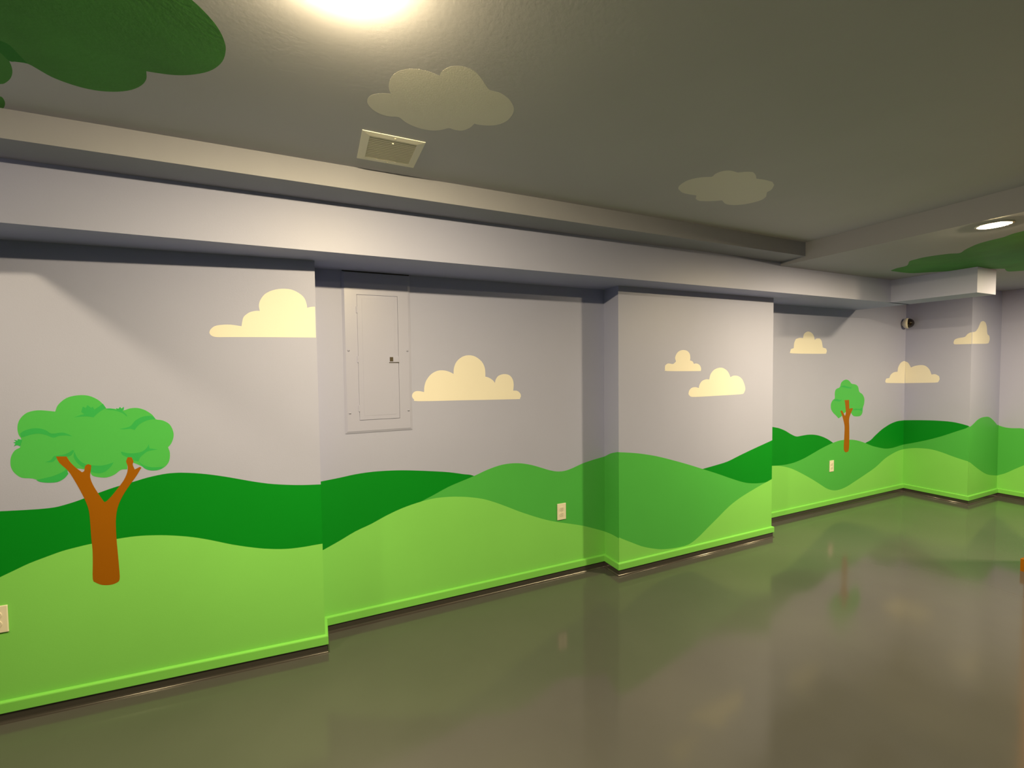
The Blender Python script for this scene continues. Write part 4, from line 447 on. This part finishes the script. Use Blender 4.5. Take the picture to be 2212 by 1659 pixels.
CPROF = [(0, ZB0), (0.0085, ZB0)] + _fil + [(0.0215, -0.002), (0, -0.002)]
for nm, segs, lab in (('left', [0], 'green baseboard below the large painted tree'), ('recess', [1, 2], 'green baseboard along the recessed wall'),
                      ('pilaster', [3, 4], 'green baseboard round the projecting wall section'), ('far', [5, 6], 'green baseboard below the small painted tree'),
                      ('corner', [7, 8], 'green baseboard round the boxed-out corner'), ('right', [9], 'green baseboard on the end wall'),
                      ('back', [10], 'green baseboard on the wall behind'), ('end', [11], 'green baseboard at the near end wall')):
    b = tag(sweep('baseboard_' + nm, BPROF, segs, 'base'), lab, kind='structure')
    tag(sweep('cove_strip', CPROF, segs, 'cove', b), 'dark coved strip of floor coating')

# ------------------------------------------------------------------ column with the painted trunk
CX0, CX1, CY0, CY1 = 4.590, 4.96, 0.93, 1.308
column = struct('column', box(CX0, CX1, CY0, CY1, 0, H3 + 0.005), 'trunk', 'square column painted orange-brown like a tree trunk')
cpath = [(CX0, CY0), (CX0, CY1), (CX1, CY1), (CX1, CY0)]
sweep('column_base', [(-d, z) for d, z in [(0, 0.0), (TB, 0.0), (TB, ZB1 - 0.004), (TB - 0.004, ZB1), (0, ZB1)]], range(4), 'trunk', column, cpath)

# ------------------------------------------------------------------ ceiling lamps
def downlight(x, y, z, label, lamp='lamp', bulge=0.002):
    t = empty('ceiling_downlight', (x, y, z))
    tag(t, label, 'ceiling light', 'round ceiling downlights')
    lathe('trim_ring', 'white', t, [(0.062, 0.0), (0.078, 0.0), (0.078, -0.003), (0.075, -0.005), (0.064, -0.005), (0.062, -0.004)], 48)
    prof = [(0.0615, -0.003)] + [(0.0615 * math.cos(a), -0.004 - bulge * math.sin(a)) for a in [math.pi / 2 * k / 7 for k in range(7)]] + [(0.0, -0.004 - bulge)]
    lathe('diffuser', lamp, t, prof, 48)
    return t
downlight(0.079, 1.062, H1, 'round downlight glowing on the tray ceiling above the ceiling cloud', 'lamp', 0.018)
downlight(3.51, 1.155, H3, 'round downlight on the lowered ceiling by the tray edge', 'lamp', 0.005)
downlight(5.54, 1.0, H3, 'round downlight on the lowered ceiling beyond the column', 'lamp_mid')
downlight(-1.60, 1.60, H1, 'round downlight on the tray ceiling past the added shadow blocker', 'lamp_dim')

# ------------------------------------------------------------------ ceiling vent
def vent():
    x0, x1, y0, y1 = 0.1892, 0.4297, 1.7642, 2.0027
    ix0, ix1, iy0, iy1 = 0.2188, 0.4011, 1.7898, 1.9742
    t = empty('ceiling_vent', ((x0 + x1) / 2, (y0 + y1) / 2, H1))
    tag(t, 'square cream metal air vent on the tray ceiling beside the painted cloud', 'vent')
    cx, cy = t.location.x, t.location.y
    v, f = [], []
    ring = [((x0, y0), (ix0, iy0)), ((x1, y0), (ix1, iy0)), ((x1, y1), (ix1, iy1)), ((x0, y1), (ix0, iy1))]
    for (ox, oy), (jx, jy) in ring:
        v += [(ox - cx, oy - cy, 0), (ox - cx, oy - cy, -0.0025), (jx - cx, jy - cy, -0.0045), (jx - cx, jy - cy, 0)]
    for i in range(4):
        a, b = i * 4, ((i + 1) % 4) * 4
        for k in range(4): f.append((a + k, a + (k + 1) % 4, b + (k + 1) % 4, b + k))
    new_obj('frame', v, f, 'vent', t)
    vv, ff = box(ix0 - cx, ix1 - cx, iy0 - cy, iy1 - cy, -0.0015, 0.0)
    new_obj('duct_backing', vv, ff, 'ventin', t)
    n = 13
    first = None
    for k in range(n):
        yc = iy0 + (iy1 - iy0) * (k + 0.5) / n - cy
        if first is None:
            h = 0.0069
            sv = [(ix0 - cx, -h, -0.0034), (ix0 - cx, -h + 0.0008, -0.0042), (ix0 - cx, h, -0.0030), (ix0 - cx, h - 0.0008, -0.0020)]
            sv += [(ix1 - cx, b, c) for a, b, c in sv]
            sf = [(0, 1, 2, 3), (4, 5, 6, 7)] + [(i, (i + 1) % 4, 4 + (i + 1) % 4, 4 + i) for i in range(4)]
            first = new_obj('slat', sv, sf, 'vslat', t); s = first
        else:
            s = first.copy(); COL.objects.link(s); s.parent = t
        s.location = (0, yc, 0)
    bevel_box('damper_lever', 'vent', t, -0.003, 0.004, -0.070, -0.065, -0.008, -0.003, 0.001)
    for sx in (-1, 1):
        lathe('screw', 'socket', t, [(0.004, -0.0025), (0.004, -0.0050), (0.002, -0.0056), (0, -0.0058)], 12, center=(0.004, sx * 0.105, 0))
vent()

# ------------------------------------------------------------------ wall sockets
def outlet(loc, rz, label):
    t = empty('wall_outlet', loc, rz)
    tag(t, label, 'outlet', 'ivory wall outlets')
    bevel_box('cover_plate', 'plate', t, -0.0355, 0.0355, -0.006, 0.0, -0.0585, 0.0585, 0.0025)
    for dz in (0.0195, -0.0195):
        pts = []
        for k in range(28):
            a = 2 * math.pi * k / 28
            pts.append((0.0172 * math.cos(a), max(-0.0138, min(0.0138, 0.0172 * math.sin(a)))))
        n = len(pts)
        v = [(x, -0.0055, z + dz) for x, z in pts] + [(x * 0.96, -0.0082, z * 0.96 + dz) for x, z in pts]
        f = [tuple(range(n, 2 * n))] + [(i, (i + 1) % n, n + (i + 1) % n, n + i) for i in range(n)]
        s = new_obj('socket', v, f, 'socket', t)
        for sx in (-0.0063, 0.0063):
            vv, ff = box(sx - 0.001, sx + 0.001, -0.0086, -0.008, dz - 0.0005, dz + 0.0075)
            new_obj('slot', vv, ff, 'sslot', s)
        lathe('ground_hole', 'sslot', s, [(0.0024, 0.008), (0.0024, 0.0086), (0, 0.0086)], 12, 'y', (0, 0, dz - 0.006))
    lathe('screw', 'socket', t, [(0.0032, 0.006), (0.0032, 0.0072), (0, 0.0076)], 12, 'y')
    return t
outlet((1.580, YB - D3, 0.4714), 0, 'ivory outlet on the green hill of the recessed wall')
outlet((-1.262, ya(-1.262) - D2 / _na, 0.4517), math.atan(SA), 'ivory outlet on the light green hill beside the large painted tree')
outlet((4.859, YD - D2, 0.4415), 0, 'ivory outlet below the small painted tree')

# ------------------------------------------------------------------ electrical panel (local: x along wall, -y out of wall)
def electrical_panel():
    x0, x1, z0, z1 = 0.152, 0.537, 1.131, HS - 0.004
    t = empty('electrical_panel', ((x0 + x1) / 2, YB, z0))
    tag(t, 'flush electrical panel painted wall blue below the soffit', 'electrical panel')
    cx = t.location.x
    X = lambda x: x - cx
    Z = lambda z: z - z0
    dx0, dx1, dz0, dz1 = 0.231, 0.462, 1.205, 1.932
    # cover: sloping flange all round, flat field with an opening for the door
    e, d = 0.014, 0.0075
    loops = [[(x0, z0, 0.0), (x1, z0, 0.0), (x1, z1, 0.0), (x0, z1, 0.0)],
             [(x0, z0, 0.0025), (x1, z0, 0.0025), (x1, z1, 0.0025), (x0, z1, 0.0025)],
             [(x0 + e, z0 + e, d), (x1 - e, z0 + e, d), (x1 - e, z1 - 0.004, d), (x0 + e, z1 - 0.004, d)],
             [(dx0, dz0, d), (dx1, dz0, d), (dx1, dz1, d), (dx0, dz1, d)],
             [(dx0, dz0, 0.002), (dx1, dz0, 0.002), (dx1, dz1, 0.002), (dx0, dz1, 0.002)]]
    v = [(X(x), -y, Z(z)) for lp in loops for x, z, y in lp]
    f = [(a * 4 + k, a * 4 + (k + 1) % 4, a * 4 + 4 + (k + 1) % 4, a * 4 + 4 + k) for a in range(4) for k in range(4)]
    f.append((16, 17, 18, 19))
    new_obj('cover', v, f, 'panel', t)
    vv, ff = box(X(x0 + 0.004), X(x1 - 0.004), -0.0070, 0.0, Z(z1 - 0.002), Z(z1 + 0.003))
    new_obj('top_gap', vv, ff, 'gap', t)
    door = bevel_box('door', 'panel', t, X(dx0 + 0.0015), X(dx1 - 0.001), -0.0088, -0.001, Z(dz0 + 0.0015), Z(dz1 - 0.0015), 0.002, 3)
    bevel_box('pressed_field', 'panel', door, X(dx0 + 0.028), X(dx1 - 0.022), -0.0096, -0.008, Z(dz0 + 0.026), Z(dz1 - 0.022), 0.0006, 2)
    for hz in (1.844, 1.559, 1.275):
        bevel_box('hinge', 'panel', t, X(dx0 - 0.0045), X(dx0 + 0.0035), -0.0120, -0.005, Z(hz - 0.019), Z(hz + 0.019), 0.002)
    lx, lz = 0.4185, 1.559
    la = bevel_box('latch', 'panel', door, X(lx - 0.012), X(lx + 0.044), -0.0125, -0.008, Z(lz - 0.018), Z(lz + 0.016), 0.0015)
    bevel_box('latch_button', 'slot', la, X(lx - 0.009), X(lx + 0.0105), -0.0135, -0.011, Z(lz - 0.013), Z(lz + 0.013), 0.001)
    bevel_box('latch_tab', 'panel', la, X(lx + 0.014), X(lx + 0.040), -0.0132, -0.011, Z(lz - 0.014), Z(lz + 0.004), 0.001)
    vv, ff = box(X(lx - 0.013), X(lx + 0.045), -0.0132, -0.008, Z(lz - 0.0205), Z(lz - 0.0175))
    new_obj('latch_edge', vv, ff, 'slot', la)
    for sx, sz in ((0.181, 1.61), (0.514, 1.61), (0.181, 1.25), (0.514, 1.25)):
        s = lathe('screw', 'panel', t, [(0.0065, 0.006), (0.0065, 0.0092), (0.0035, 0.0108), (0, 0.0112)], 16, 'y', (X(sx), 0, Z(sz)))
        vv, ff = box(X(sx) - 0.004, X(sx) + 0.004, -0.0115, -0.0102, Z(sz) - 0.0008, Z(sz) + 0.0008)
        new_obj('screw_slot', vv, ff, 'slot', s)
electrical_panel()

# ------------------------------------------------------------------ security camera in the inner corner
def security_camera():
    t = empty('security_camera', (6.158, YD, 1.950))
    tag(t, 'small white security camera with black lens in the far inner corner', 'camera')
    lathe('mount', 'white', t, [(0.0, 0.0), (0.026, 0.0), (0.026, 0.006), (0.020, 0.010), (0.016, 0.012), (0.016, 0.02)], 28, 'y')
    def turned(name, mat, prof, n=28):
        o = lathe(name, mat, t, prof, n, 'y')
        o.location = (0.004, -0.028, 0.0)
        o.rotation_euler = (0, 0, math.radians(12))
        return o
    turned('housing', 'white', [(0.0, -0.030), (0.028, -0.027), (0.050, -0.012), (0.060, 0.006), (0.060, 0.020), (0.054, 0.026)])
    turned('lens_dome', 'lens', [(0.053, 0.0255), (0.051, 0.040), (0.043, 0.056), (0.028, 0.068), (0.012, 0.074), (0.0, 0.075)])
security_camera()
